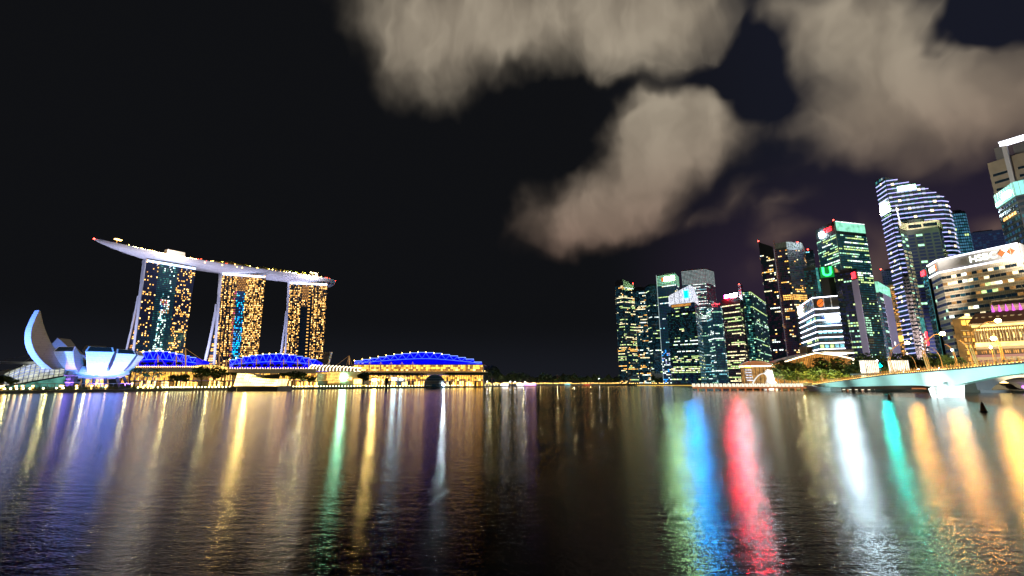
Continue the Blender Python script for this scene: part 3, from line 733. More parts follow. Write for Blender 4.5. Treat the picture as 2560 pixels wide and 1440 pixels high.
# V bank block
cV = [(2322, 664), (2345, 650), (2545, 607), (2560, 615)]
tV = tower('bank_building', 'beige bank office block with white lit rooftop band reading HSBC', cV, 400, ref=1, fh=5.93, gf=.42, pw=2.6, wall='beige_wall', noband=True, depth=30, cat='office building')
P = tV.P
rng = random.Random(5)
ROWLIT = {0: .75, 2: .8, 3: .25, 4: .35, 5: .5, 6: .3, 7: .75, 8: .3, 9: .85, 10: .9, 11: .8, 12: .35, 13: .3}
for k in range(17):
    z = 3.5 + k * 5.93; m = MB()
    if z > tV.Z - 17: break
    for fi, (a, b) in enumerate(zip(P, P[1:])):
        L = (b - a).length; cnt = max(4, int(L / 3.6)); 
        for j in range(cnt):
            u0, u1 = (j + .04) / cnt, (j + .96) / cnt
            if fi == 1:
                pr = ROWLIT.get(k % 14, .4) * (.35 + .5 * min(1, j / cnt * 2))
                if rng.random() < .22: mt = 'glass_dark'
                elif rng.random() < pr: mt = rng.choice(['w_cream', 'w_lime', 'w_cream', 'w_white'])
                else: mt = rng.choice(['glass_dark', 'w_ochre', 'w_ochre', 'glass_teal'])
            else: mt = 'glass_indigo' if rng.random() < .95 else 'w_mint'
            fbox(m, a, b, u0, u1, z, z + 2.4, .10, .3, mt)
    m.build('window_band', tV.root)
m = MB()
for k in range(18):
    z = 3.5 + k * 5.93 - 1.3
    if z > tV.Z - 16: break
    for a, b in list(zip(P, P[1:]))[:2]: fbox(m, a, b, 0, 1, z - .5, z - .3, .02, .12, 'black_wall')
for q in range(1, 46): fbox(m, P[1], P[2], q / 46, q / 46 + .0012, 3, tV.Z - 13, .02, .08, 'black_wall')
m.build('cladding_joint', tV.root)
m = MB()
for a, b in zip(P, P[1:]): fbox(m, a, b, -.002, 1.002, tV.Z - 12.2, tV.Z - .4, .3, 1.0, 'grey_wall')
sband = m.build('sign_band', tV.root)
m = MB()
for a, b in list(zip(P, P[1:]))[:2]: fbox(m, a, b, 0, 1.0, tV.Z - .9, tV.Z + .1, 1.0, 1.7, 'led_white')
m.build('light_strip', tV.root)
m = MB()
for a, b in list(zip(P, P[1:]))[:2]: fbox(m, a, b, 0, 1.0, tV.Z - 12.4, tV.Z - 11.4, 1.0, 1.7, 'led_white')
m.build('light_strip', tV.root)
text(sband, 'HSBC', 'sign_letters', P[1], P[2], .585, tV.Z - 6.2, 7.6, 1.4, .3, 'sign_letters', .04)
def hexlogo(parent, a, b, u, z, hw, hh):
    a, b = Vector((a.x, a.y, 0)), Vector((b.x, b.y, 0)); d = (b - a).normalized(); n = Vector((d.y, -d.x, 0)); c = a + (b - a) * u + n * 1.5
    q = lambda x, y, o=0: c + d * x + Vector((0, 0, z + y)) + n * o
    e = hw * .5
    m = MB(); m.poly([q(-hw, 0), q(-e, -hh), q(e, -hh), q(hw, 0), q(e, hh), q(-e, hh)], 'neon_orange')
    m.hexa([q(-e, -hh, .05), q(e, -hh, .05), q(e, hh, .05), q(-e, hh, .05), q(-e, -hh, .15), q(e, -hh, .15), q(e, hh, .15), q(-e, hh, .15)], 'sign_letters')
    lg = m.build('logo', parent)
    m = MB()
    m.poly([q(-e * .95, hh, .2), q(0, 0, .2), q(e * .95, hh, .2)], 'sign_letters'); m.poly([q(-e, hh, .22), q(0, 0.1, .22), q(-e, -hh, .22)], 'neon_orange'); m.poly([q(e, -hh, .22), q(0, .1, .22), q(e, hh, .22)], 'neon_orange')
    m.build('logo_triangle', lg)
hexlogo(sband, P[1], P[2], .86, tV.Z - 6, 5.4, 3.2)
text(sband, 'HSBC', 'sign_letters', P[0], P[1], .45, tV.Z - 6.2, 6.2, 1.3, .3, 'sign_letters', .1)
m = MB(); fbox(m, P[0], P[1], .72, .9, tV.Z - 9, tV.Z - 3, 1.2, 1.5, 'neon_orange'); m.build('logo', sband)
# X top right
def litX(v, u, fi, rng, k, j): return 'glass_dark' if rng.random() < .9 else 'w_ochre'
tX = tower('office_tower', 'huge pale concrete tower with dark slot windows cut by the right edge', [(2468, 409), (2530, 389), (2640, 360)], 440, ref=0, fh=8.2, gf=.36, pw=12, wall='beige_wall', glass=('glass_dark',), lit=(('w_ochre', 1),), depth=34, top=5, litf=litX)
P = tX.P
m = MB(); fbox(m, P[0], P[1], .74, .93, 30, tX.Z + 12, .4, 3, 'white_wall'); m.build('pier_wall', tX.root)
m = MB(); fbox(m, P[0], P[1], .38, .72, tX.Z, tX.Z + 14, -4, -1, 'grey_wall'); fbox(m, P[0], P[2], .42, 1, tX.Z, tX.Z + 12, -6, -2, 'grey_wall'); m.build('roof_block', tX.root)
m = MB()
for q in range(26): fbox(m, P[0], P[2], .24 + q * .03, .262 + q * .03, tX.Z + 14, tX.Z + 19, -2.5, -1.8, 'led_white')
fbox(m, P[0], P[2], .23, 1, tX.Z + 19, tX.Z + 20, -2.6, -1.6, 'led_white'); m.build('crown_light', tX.root)
# Y glass
def litY(v, u, fi, rng, k, j):
    if v > .93: return None
    if .88 < v < .925 and (.15 < u < .9 or fi == 1): return 'w_gold' if fi == 0 else None
    return 'auto'
tY = tower('office_tower', 'blue glass tower with teal lit crown standing before the huge concrete one', [(2487, 489), (2532, 456), (2640, 430)], 380, ref=1, fh=5.4, pw=4.6, wall='black_wall', glass=('glass_teal', 'glass_blue', 'glass_dark'), lit=(('w_lime', 1), ('w_gold', 1), ('w_cyan', 1)), row=.2, inn=.35, sc_=.03, depth=24, top=10, litf=litY)
P = tY.P
m = MB(); fbox(m, P[0], P[1], 0, 1, tY.Z - 13, tY.Z, .3, .8, 'crown_teal'); fbox(m, P[1], P[2], 0, 1, tY.Z - 13, tY.Z, .3, .8, 'crown_teal'); crown = m.build('crown', tY.root)
m = MB()
for a, b in zip(P, P[1:]):
    for q in range(9): fbox(m, a, b, q / 8 - .006, q / 8 + .006, tY.Z - 13, tY.Z + .1, .8, 1.0, 'steel')
m.build('mullion', crown)
m = MB(); fbox(m, P[0], P[1], .45, .8, tY.Z - 9, tY.Z - 5, 1.1, 1.7, 'sign_mint'); fbox(m, P[0], P[1], .05, .3, tY.Z - 12, tY.Z - 9, 1.1, 1.7, 'sign_logo_white'); m.build('sign_panel', tY.root)
# ================================================================== LEFT: hotel, roof park, museum, theatres, mall
# ---- three hotel towers
HZ = 189.0
def gold(p):
    def f(v, u, rng):
        return rng.random() < p
    return f
def hotel(label, top, botL, botR, strip_top, strip_bot, leg_top, leg_bot, style, seed, D, rows=60, cols=36):
    """top: two pixels of the facade roof edge, bot: its feet; strip/leg: front and rear end walls"""
    rng = random.Random(seed)
    TL, TR = atZ(*top[0], HZ), atZ(*top[1], HZ)
    gz = 6.0
    def foot(px, py, ref):      # point on the ground plane of the facade, same vertical plane as ref
        return atD(px, py, ref.y)
    bl = foot(*botL, TL); br = foot(*botR, TR)
    def down(tp, b):            # extend the edge tp->b to the ground
        t = (tp.z - gz) / (tp.z - b.z); return tp + (b - tp) * t
    BL, BR = down(TL, bl), down(TR, br)
    d = (TR - TL).normalized(); n = Vector((d.y, -d.x, 0)); back = -n if seed == 3 else Vector((-.95, .31, 0)) if seed == 4 else Vector((-.98, .2, 0))
    root = thing('hotel_tower', label, 'hotel tower', ((BL.x + BR.x) / 2, (BL.y + BR.y) / 2, gz))
    th = {3: 9.0, 4: 4.6, 5: 3.0}[seed]; tt = {3: 20, 4: 6.5, 5: 3.8}[seed]
    def lerp(a, b, t): return a + (b - a) * t
    m = MB()
    for q in range(12):
        v0, v1 = q / 12, (q + 1) / 12; l0, l1, r0, r1 = lerp(BL, TL, v0), lerp(BL, TL, v1), lerp(BR, TR, v0), lerp(BR, TR, v1); k0, k1 = back * (th + (tt - th) * v0), back * (th + (tt - th) * v1)
        m.hexa([l0, r0, r0 + k0, l0 + k0, l1, r1, r1 + k1, l1 + k1], 'black_wall')
    m.build('front_slab', root)
    # pale end wall of the front slab
    e = -d * .8
    m = MB(); m.hexa([BL + e, BL - n * 0 + e * .01, BL + back * th, BL + back * th + e, TL + e, TL + e * .01, TL + back * tt, TL + back * tt + e], 'white_wall'); m.build('end_wall', root)
    # rear slab splayed at its foot
    ST = lerp(BL, TL, .70) + back * 15; 
    foot_off = {3: 64.0, 4: 27.0, 5: 15.0}[seed]; o_top = {3: 15, 4: 4, 5: 2}[seed]
    RB = BL + back * foot_off; RB2 = BR + back * foot_off; ST2 = lerp(BR, TR, .70) + back * 15
    tk = back * {3: 9, 4: 5.5, 5: 3.5}[seed]
    m = MB(); pts1 = []; pts2 = []
    for q in range(9):
        t = q / 8; c = (1 - t) ** 1.25
        a = lerp(ST, RB, 0); base = Vector((BL.x, BL.y, 0)) ; 
        z = gz + (ST.z - gz) * t
        o = o_top + (foot_off - o_top) * c
        fr = (z - gz) / (TL.z - gz)
        pl = lerp(BL, TL, fr) + back * o; pr = lerp(BR, TR, fr) + back * o
        pts1.append((pl, pl + tk)); pts2.append((pr, pr + tk))
    for q in range(8):
        (a, a2), (b, b2) = pts1[q], pts1[q + 1]; (c, c2), (e2, e3) = pts2[q], pts2[q + 1]
        m.hexa([a, c, c2, a2, b, e2, e3, b2], 'black_wall')
    m.build('rear_slab', root)
    m = MB()
    for q in range(8):
        (a, a2), (b, b2) = pts1[q], pts1[q + 1]
        m.hexa([a + e, a, a2, a2 + e, b + e, b, b2, b2 + e], 'white_wall')
    m.build('end_wall', root)
    # atrium between the slabs
    m = MB()
    for q in range(7):
        for s in range(6):
            z0_, z1_ = pts1[q][0].z, pts1[q + 1][0].z
            za, zb = z0_ + (z1_ - z0_) * s / 6, z0_ + (z1_ - z0_) * (s + .7) / 6
            fr = (za - gz) / (TL.z - gz); f0 = lerp(BL, TL, fr) + back * (th + 1) + d * 2; 
            oo = pts1[q][0] + (pts1[q + 1][0] - pts1[q][0]) * (s / 6) + d * 2
            mt = rng.choice(['w_gold', 'w_gold', 'glass_blue', 'glass_indigo', 'w_amber', 'glass_blue'])
            m.poly([Vector((oo.x, oo.y, za)), Vector((f0.x, f0.y, za)), Vector((f0.x, f0.y, zb)), Vector((oo.x, oo.y, zb))], mt)
    m.build('atrium_glazing', root)
    # one band of panes per storey
    nn = n * .6
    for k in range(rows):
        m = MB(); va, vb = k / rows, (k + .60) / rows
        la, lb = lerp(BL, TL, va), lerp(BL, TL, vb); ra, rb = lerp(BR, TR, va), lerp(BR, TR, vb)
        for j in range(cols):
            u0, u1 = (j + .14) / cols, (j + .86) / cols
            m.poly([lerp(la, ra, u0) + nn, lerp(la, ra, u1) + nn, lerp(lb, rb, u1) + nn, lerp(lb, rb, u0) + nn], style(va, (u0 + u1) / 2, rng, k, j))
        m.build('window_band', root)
    # glowing cove light right under the roof park
    m = MB(); m.obox(TL + d * 1 + n * 3 + Vector((0, 0, -5.2)), (TR - TL) * .97, -n * 1.5, Vector((0, 0, 3.0)), 'strip_ice'); m.build('cove_light', root)
    m = MB()
    for u in (.2, .45, .8): m.obox(lerp(TL, TR, u) + n * 3.3 + Vector((0, 0, -9)), d * 1, -n * 1, Vector((0, 0, 6)), 'white_wall')
    m.build('bracket', root)
    return root, TL, TR, BL, BR
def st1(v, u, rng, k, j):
    if .25 < u < .64:       # bare glass, reflected sparkle painted as bright panes
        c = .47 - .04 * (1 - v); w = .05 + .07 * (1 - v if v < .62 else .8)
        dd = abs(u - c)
        if dd < w and rng.random() < (.5 if v < .62 else .24): return rng.choice(['pane_glint', 'w_white', 'w_teal', 'w_cyan'])
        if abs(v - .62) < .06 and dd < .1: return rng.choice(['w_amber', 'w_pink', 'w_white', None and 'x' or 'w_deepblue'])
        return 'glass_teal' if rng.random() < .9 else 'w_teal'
    p = .42 if u > .64 and (k // 3) % 3 != 1 else .18
    if u < .25: p = .42 if (j // 2) % 2 == 0 and (k // 2) % 2 else .12
    if rng.random() < p * .8: return rng.choice(['w_gold', 'w_gold', 'w_gold2'])
    return 'glass_indigo' if v > .4 else rng.choice(['glass_blue', 'glass_teal', 'glass_indigo'])
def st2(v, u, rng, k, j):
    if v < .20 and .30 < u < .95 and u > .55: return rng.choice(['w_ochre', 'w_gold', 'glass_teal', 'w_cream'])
    if .30 < u < .56 and v < .83:  # blue reflection on the facade painted as glowing panes
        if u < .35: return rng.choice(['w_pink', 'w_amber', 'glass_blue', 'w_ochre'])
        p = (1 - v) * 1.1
        if rng.random() < p * .75: return rng.choice(['w_blue', 'pane_reflection', 'pane_reflection', 'w_cyan'])
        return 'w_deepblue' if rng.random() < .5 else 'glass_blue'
    if .36 < u < .56: return 'w_amber' if (k + j) % 2 else 'w_ochre'
    if j % 3 == 2 and u < .3: return 'glass_dark'
    if .19 < v < .22: return 'glass_dark'
    r = rng.random()
    return 'w_gold' if r < .34 else 'w_gold2' if r < .5 else 'w_ochre' if r < .74 else 'glass_dark'
def st3(v, u, rng, k, j):
    if v < .22: 
        if v > .165: return 'glass_dark'
        return ('w_gold' if rng.random() < .55 else 'glass_dark') if (u < .22 or .5 < u < .8) else 'glass_dark'
    if .30 < u < .50 and v < .74: return 'glass_dark'
    if .50 < u < .545: return 'w_gold' if k % 2 else 'glass_dark'
    if .545 < u < .62 and v < .86: return 'glass_dark'
    if .33 < u < .56 and v > .8: return 'w_amber' if (k + j) % 2 else 'w_ochre'
    if j % 4 == 3: return 'glass_dark' if rng.random() < .7 else 'w_ochre'
    r = rng.random()
    return 'w_gold' if r < .30 else 'w_gold2' if r < .46 else 'w_ochre' if r < .62 else 'glass_dark'
h1 = hotel('nearest hotel tower, mostly dark glass with scattered gold windows and painted white reflected sparkle', [(367, 646), (490, 667)], (338, 871), (460.5, 876), 0, 0, 0, 0, st1, 3, 650)
h2 = hotel('middle hotel tower with gold windows and a vertical band of painted electric blue reflection', [(556, 680), (665, 688)], (541, 880), (645.5, 888), 0, 0, 0, 0, st2, 4, 740)
h3 = hotel('farthest and narrowest hotel tower, gold windows around a dark central slot', [(725, 703), (820, 707.5)], (716, 886), (808, 900), 0, 0, 0, 0, st3, 5, 810)

# ---- the roof park bridging the three towers
park = thing('roof_park', 'long boat shaped roof park laid across the three hotel towers', 'roof park', (-480, 740, HZ + 1))
DZ = 199.0
tip = atZ(235, 598, DZ)
ctl = [tip, None, None, None, None]
def midp(h): 
    a, b = h[1], h[2]; d = (b - a).normalized(); n = Vector((d.y, -d.x, 0)); return (a + b) / 2 - n * 13 + Vector((0, 0, DZ - HZ))
endp = atZ(833, 703, DZ)
c1, c2_, c3 = midp(h1), midp(h2), midp(h3)
pts = [Vector((tip.x, tip.y, DZ)), Vector((c1.x, c1.y, DZ)), Vector((c2_.x, c2_.y, DZ)), Vector((c3.x, c3.y, DZ)), Vector((endp.x - 2, endp.y + 10, DZ))]
def catmull(P, n=14):
    out = []; Q = [P[0] * 2 - P[1]] + P + [P[-1] * 2 - P[-2]]
    for i in range(1, len(Q) - 2):
        for k in range(n):
            t = k / n; a, b, c, d = Q[i - 1], Q[i], Q[i + 1], Q[i + 2]
            out.append(.5 * ((2 * b) + (c - a) * t + (2 * a - 5 * b + 4 * c - d) * t * t + (3 * b - a - 3 * c + d) * t ** 3))
    out.append(P[-1]); return out
cl = catmull(pts)
S = [0]
for a, b in zip(cl, cl[1:]): S.append(S[-1] + (b - a).length)
LEN = S[-1]
def halfw(s):
    x = s / LEN
    if x < .42: return 19 * math.sin(math.pi / 2 * (x / .42)) ** .75 + .2
    if x > .955: return 19 * math.sqrt(max(.02, 1 - ((x - .955) / .045) ** 2)) * .95 + .3
    return 19.2
def frame(i):
    a = cl[max(0, i - 1)]; b = cl[min(len(cl) - 1, i + 1)]; d = (b - a).normalized(); return d, Vector((d.y, -d.x, 0))
rows = []; deck = []
for i, p in enumerate(cl):
    d, n = frame(i); w = halfw(S[i]); h = 12.5 * min(1, (w / 19) ** .8 + .04)
    if i == 0: p = p
    row = []
    for q in range(13):
        t = math.pi * q / 12
        row.append(p + n * (w * math.cos(t)) + Vector((0, 0, -h * math.sin(t) ** .8)))
    rows.append(row); deck.append((p + n * (w - .4), p - n * (w - .4)))
m = MB().grid(rows, 'hull'); hull = m.build('hull', park, smooth=True)
m = MB()
for (a, b), (c, d_) in zip(deck, deck[1:]): m.poly([a + Vector((0, 0, -.3)), c + Vector((0, 0, -.3)), d_ + Vector((0, 0, -.3)), b + Vector((0, 0, -.3))], 'deck_wood')
m.build('deck', park)
m = MB()
for i in range(len(cl) - 1):
    (a, _), (b, _2) = deck[i], deck[i + 1]
    m.hexa([a, b, b + Vector((-.4, .4, 0)), a + Vector((-.4, .4, 0)), a + Vector((0, 0, 1.3)), b + Vector((0, 0, 1.3)), b + Vector((-.4, .4, 1.3)), a + Vector((-.4, .4, 1.3))], 'hull')
m.build('parapet', park)
def park_at(x, off=0, z=0):
    s = x * LEN
    for i in range(len(S) - 1):
        if S[i] <= s <= S[i + 1]:
            t = (s - S[i]) / (S[i + 1] - S[i]); p = cl[i] + (cl[i + 1] - cl[i]) * t; d, n = frame(i); return p + n * off + Vector((0, 0, z)), d, n
    return cl[-1], *frame(len(cl) - 1)
for xa, xb in ((.262, .33), (.868, .905)):
    (a, d, n), (b, _, _) = park_at(xa, 2), park_at(xb, 2)
    m = MB().obox(a + Vector((0, 0, -.2)), b - a, -n * 10, Vector((0, 0, 13)), 'white_wall'); m.build('lift_block', park)
m = MB(); a, d, n = park_at(.0, 0, .6); m.ball(a, 1.1, 'beacon_red'); m.build('beacon', park)
m = MB(); a, d, n = park_at(.99, 10, .8); m.ball(a, 1.0, 'beacon_red'); m.build('beacon', park)
a, d, n = park_at(.075, 0, 0)
m = MB().tube([a, a + Vector((0, 0, 7))], .4, 'pole_gold', 6); m.obox(a + Vector((0, 0, 7)) - d * 4, d * 8, n * 4, Vector((0, 0, 1.2)), 'lamp_small'); m.build('lookout_canopy', park)
rg = random.Random(9)
for q in range(88):
    x = .10 + .86 * (q + rg.random() * .6) / 88; w = halfw(x * LEN); off = w * rg.uniform(.2, .95)
    if x < .36: mt = 'deck_glow'; 
    elif x < .52: mt = 'deck_glow_red' if rg.random() < .75 else 'deck_glow'
    elif .74 < x < .88: mt = 'deck_glow_white' if rg.random() < .6 else 'deck_glow'
    elif x > .9: mt = 'deck_glow_red' if rg.random() < .35 else 'deck_glow'
    else: mt = 'deck_glow'
    a, d, n = park_at(x, off, rg.uniform(.9, 3.0) + (w - off) * .12)
    MB().ball(a, rg.uniform(.45, .8), mt, 6).build('deck_lantern', park)
m = MB()
for q in range(30):
    a, d, n = park_at(.12 + q * .0085, halfw((.12 + q * .0085) * LEN) - 1.2, 1.4); m.ball(a, .42, 'deck_glow_white', 6)
m.build('string_light', park)
for xx in (.40, .47, .53, .55):
    a, d, n = park_at(xx, halfw(xx * LEN) + .05, -2.2); MB().ball(a, .5, 'deck_glow', 6).build('hull_lamp', park)

# ---- plants
def leafcloud(mb, c, r, n, mats, rng, s=.55):
    for _ in range(n):
        while True:
            v = Vector((rng.uniform(-1, 1), rng.uniform(-1, 1), rng.uniform(-1, 1)))
            if .15 < v.length < 1: break
        p = Vector(c) + Vector((v.x * r[0], v.y * r[1], v.z * r[2]))
        a = Vector((rng.uniform(-1, 1), rng.uniform(-1, 1), rng.uniform(-.6, .6))).normalized() * s * rng.uniform(.6, 1.3)
        b = a.cross(Vector((rng.uniform(-1, 1), rng.uniform(-1, 1), rng.uniform(-1, 1)))).normalized() * s * rng.uniform(.4, .9)
        mb.poly([p - a - b, p + a - b * .4, p + a * .8 + b, p - a * .5 + b], rng.choice(mats))
def make_tree(h, r, mats, seed, label, n=420, name='tree', s=.6):
    rng = random.Random(seed); t = thing(name, label, 'tree', (0, 0, 0))
    m = MB().tube([(0, 0, -.3), (.1, 0, h * .25), (-.1, .1, h * .45), (.1, 0, h * .62)], [.05 * r + .12, .04 * r + .1, .03 * r + .08, .05], 'bark', 7)
    cl_ = []
    for q in range(6):
        an = q * 1.05 + rng.random(); rr = r * rng.uniform(.35, .62); z = h * rng.uniform(.5, .82)
        e = (rr * math.cos(an), rr * math.sin(an), z); m.tube([(0, 0, h * rng.uniform(.3, .45)), (e[0] * .5, e[1] * .5, z * .8), e], [.14, .1, .04], 'bark', 5); cl_.append((e, r * rng.uniform(.34, .5)))
    cl_.append(((0, 0, h * .84), r * .5))
    m.build('trunk', t); m = MB()
    for c, cr in cl_: leafcloud(m, c, (cr, cr, cr * .75), n // len(cl_), mats, rng, s)
    m.build('crown', t); return t
def make_palm(h, seed, label, fl=3.2, fr=11, mats=('leaf', 'leaf_dark')):
    rng = random.Random(seed); t = thing('palm_tree', label, 'palm tree', (0, 0, 0))
    MB().tube([(0, 0, -.2), (.15, 0, h * .5), (.05, .1, h)], [.28, .2, .17], 'bark', 7).build('trunk', t)
    m = MB()
    for q in range(fr):
        an = 2 * math.pi * q / fr + rng.random() * .4; up = rng.uniform(.2, .9); L = fl * rng.uniform(.85, 1.15); prev = None; mt = mats[q % len(mats)]
        for k in range(6):
            s_ = k / 5; rr = L * s_; z = h + up * L * s_ * .9 - L * .75 * s_ * s_; c = Vector((rr * math.cos(an), rr * math.sin(an), z)); side = Vector((-math.sin(an), math.cos(an), 0)) * (.55 * (1 - .7 * abs(s_ - .4)))
            cur = (c - side + Vector((0, 0, -.3)), c, c + side + Vector((0, 0, -.3)))
            if prev: m.poly([prev[0], prev[1], cur[1], cur[0]], mt); m.poly([prev[1], prev[2], cur[2], cur[1]], mt)
            prev = cur
    m.build('crown', t); return t
parkpalm = make_palm(4.5, 1, 'small palm lit gold on the roof park high above the hotel towers', 2.6, 9, ('leaf_yellow', 'leaf'))
for xx, pw in ((.47, 9000), (.58, 9000), (.68, 9000), (.79, 40000), (.84, 40000)):
    a, d, n = park_at(xx, 14, 3.5); point(a, pw, (1, .72, .25), .5)
for xx in (.25, .85):
    a, d, n = park_at(xx, 18, 5); point(a + n * 14, 60000, (1, .9, .85), .5)  # added bodiless lights off the hull, brightening the lift blocks
first = []
for q in range(34):
    x = .44 + .45 * q / 34; a, d, n = park_at(x, rg.uniform(4, 15)); place(parkpalm, a, rg.random() * 6, rg.uniform(.9, 1.7), group='palms along the roof park', first=first)

# ---- lotus shaped museum
MC = G(236, 352, 0)
mus = thing('lotus_museum', 'lotus shaped museum with blue lit petals raised above the waterfront', 'museum', (MC.x, MC.y, GZ))
def petal(az_, Rr, Hh, wtip, outer, inner, z0=11.0, wroot=3.0, opening=True, name='petal'):
    az_ = R(az_); rd = Vector((math.cos(az_), math.sin(az_), 0)); sd = Vector((-rd.y, rd.x, 0)); C0 = Vector((MC.x, MC.y, 0))
    n = 18
    def prof(pr, t):
        x = t * (len(pr) - 1); i = min(int(x), len(pr) - 2); f = x - i
        P_ = [pr[max(0, i - 1)], pr[i], pr[i + 1], pr[min(len(pr) - 1, i + 2)]]
        g = lambda a, b, c, d: .5 * (2 * b + (c - a) * f + (2 * a - 5 * b + 4 * c - d) * f * f + (3 * b - a - 3 * c + d) * f ** 3)
        return g(*[p[0] for p in P_]), g(*[p[1] for p in P_])
    R_o, R_i, L_o, L_i = [], [], [], []
    for k in range(n + 1):
        t = k / n; ro, zo = prof(outer, t); ri, zi = prof(inner, t)
        w_ = wroot + (wtip - wroot) * max(0, (ro if not isinstance(Rr, tuple) else ro)) ** 1.15 / max(1e-6, 1) if False else wroot + (wtip - wroot) * t ** .9
        o = C0 + rd * (ro * Rr) + Vector((0, 0, z0 + zo * Hh)); i_ = C0 + rd * (ri * Rr) + Vector((0, 0, z0 + zi * Hh))
        L_o.append(o - sd * w_ / 2); R_o.append(o + sd * w_ / 2); L_i.append(i_ - sd * w_ * .42); R_i.append(i_ + sd * w_ * .42)
    m = MB()
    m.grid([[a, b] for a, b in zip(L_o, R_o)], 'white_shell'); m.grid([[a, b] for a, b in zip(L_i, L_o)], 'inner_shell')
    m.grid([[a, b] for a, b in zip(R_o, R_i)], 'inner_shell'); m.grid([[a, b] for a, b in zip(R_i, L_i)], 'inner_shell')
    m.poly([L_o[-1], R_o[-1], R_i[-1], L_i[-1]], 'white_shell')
    o = m.build(name, mus, smooth=False)
    if opening:
        c = (L_o[-1] + R_o[-1] + R_i[-1] + L_i[-1]) / 4; nrm = (R_o[-1] - L_o[-1]).cross(L_i[-1] - L_o[-1]).normalized()
        if nrm.dot(rd) < 0: nrm = -nrm
        q = [c + (p - c) * Vector((1, 1, 1)).x * .86 + nrm * .12 for p in (L_o[-1], R_o[-1], R_i[-1], L_i[-1])]
        MB().poly(q, 'glass_dark').build('skylight', o)
    return o
LOWO = [(.06, 0), (.35, .03), (.62, .16), (.82, .40), (.95, .68), (1.02, .86)]
LOWI = [(.0, .5), (.25, .55), (.5, .63), (.7, .78), (.86, .94), (.95, 1.02)]
TALLO = [(.06, 0), (.32, .01), (.60, .10), (.82, .27), (.95, .46), (1.0, .66), (.985, .84), (.95, 1.0)]
TALLI = [(.0, .25), (.24, .27), (.47, .29), (.62, .40), (.73, .53), (.81, .68), (.88, .84), (.93, .99)]
petal(250, 44, 47, 5.5, TALLO, TALLI, z0=9.0, wroot=13, opening=False)
petal(271, 29, 22.5, 14.5, LOWO, LOWI, z0=8.5, wroot=4); petal(312, 27, 23, 16, LOWO, LOWI, z0=8.4, wroot=4); petal(347, 26, 22, 14.5, LOWO, LOWI, z0=8.6, wroot=4); petal(20, 26, 21, 12.5, LOWO, LOWI, z0=8.8, wroot=4)
petal(62, 25, 19, 12, LOWO, LOWI); petal(104, 25, 20, 12, LOWO, LOWI); petal(140, 25, 24, 15, LOWO, LOWI); petal(186, 29, 28, 14, LOWO, LOWI)
petal(236, 37, 19, 4.5, [(.2, .02), (.5, .08), (.75, .28), (.9, .5), (1, .8)], [(.2, .2), (.5, .25), (.75, .42), (.9, .6), (.99, .82)], z0=11, wroot=6, opening=False)
MB().lathe([(.1, 9.5), (8, 8.6), (15, 9.6), (20, 13), (18, 18), (.1, 19)], 'white_shell', (MC.x, MC.y, 0), 40).build('bowl', mus, smooth=True)
for an, r1, r2 in ((205, 24, 20), (235, 16, 14), (262, 15, 15), (290, 14, 19), (318, 16, 24), (345, 18, 26), (90, 14, 14), (150, 16, 16)):
    a, c = R(an + 48), (MC.x, MC.y); r1 *= .85; r2 *= .8
    MB().tube([(c[0] + r2 * math.cos(a), c[1] + r2 * math.sin(a), GZ), (c[0] + r1 * math.cos(a), c[1] + r1 * math.sin(a), 13.5)], [1.1, 1.0], 'dark_wall', 10).build('column', mus)
m = MB()
for q in range(9):
    a0, a1 = R(q * 40), R(q * 40 + 24)
    m.tube([(MC.x + 9 * math.cos(a0), MC.y + 9 * math.sin(a0), GZ), (MC.x + 7 * math.cos(a1), MC.y + 7 * math.sin(a1), 12)], .35, 'cream_wall', 6)
    m.tube([(MC.x + 9 * math.cos(a1), MC.y + 9 * math.sin(a1), GZ), (MC.x + 7 * math.cos(a0), MC.y + 7 * math.sin(a0), 12)], .35, 'cream_wall', 6)
m.build('lattice_core', mus)
MB().lathe([(6.2, GZ), (6.2, 11.5)], 'gallery_cream', (MC.x, MC.y, 0), 24).build('lobby_glass', mus)
stx = G(170, 330, 0)
m = MB()
for q in range(5): m.box((stx.x - 3 + q % 2 * 2, stx.y - 2, GZ + q * 2.3), (stx.x + 6 - q % 2 * 3, stx.y + 3, GZ + q * 2.3 + .5), 'grey_wall')
m.box((stx.x - 1, stx.y - .5, GZ), (stx.x + 2.5, stx.y + 2, 13.5), 'grey_wall'); m.box((stx.x + 2.8, stx.y - 1.5, GZ + 1), (stx.x + 5.5, stx.y + 1, GZ + 9), 'black_wall'); m.build('stair_tower', mus)

# ---- glasshouse hall behind the museum, far left
gh = G(70, 330, 0); t = thing('glass_hall', 'low curved glass hall with sail canopies left of the lotus museum', 'hall', (gh.x, gh.y, GZ))
rows_ = []
for k in range(13):
    u = k / 12; px = 6 + 150 * u; row = []
    for q in range(9):
        v = q / 8; ang = v * math.pi / 2
        zt = 8 + 13 * math.sin(math.pi * min(1, (.12 + u * .62)))
        low = 3.2 + 7.5 * u
        p = G(px, 318 + 34 * (1 - math.cos(ang)), 0); row.append(Vector((p.x, p.y, low + (zt - low) * math.sin(ang))))
    rows_.append(row)
g1 = MB().grid(rows_, 'glasshouse').build('glass_roof', t)
m = MB()
for r_ in rows_:
    m.tube([p + Vector((0, -.2, .1)) for p in r_], .22, 'grey_wall', 5)
for q in range(0, 9): m.tube([r_[q] + Vector((0, -.2, .1)) for r_ in rows_], .15, 'grey_wall', 5)
m.build('roof_rib', g1)
m = MB(); rr = []
for k in range(13):
    p = rows_[k][0]; rr.append([Vector((p.x, p.y + 1.5, GZ)), Vector((p.x, p.y + 1.5, p.z))])
m.grid(rr, 'glasshouse_teal'); m.build('glass_wall', t)
m = MB(); m.tube([r_[0] + Vector((0, -.5, -.2)) for r_ in rows_], .55, 'black_wall', 6); m.build('eave_beam', t)
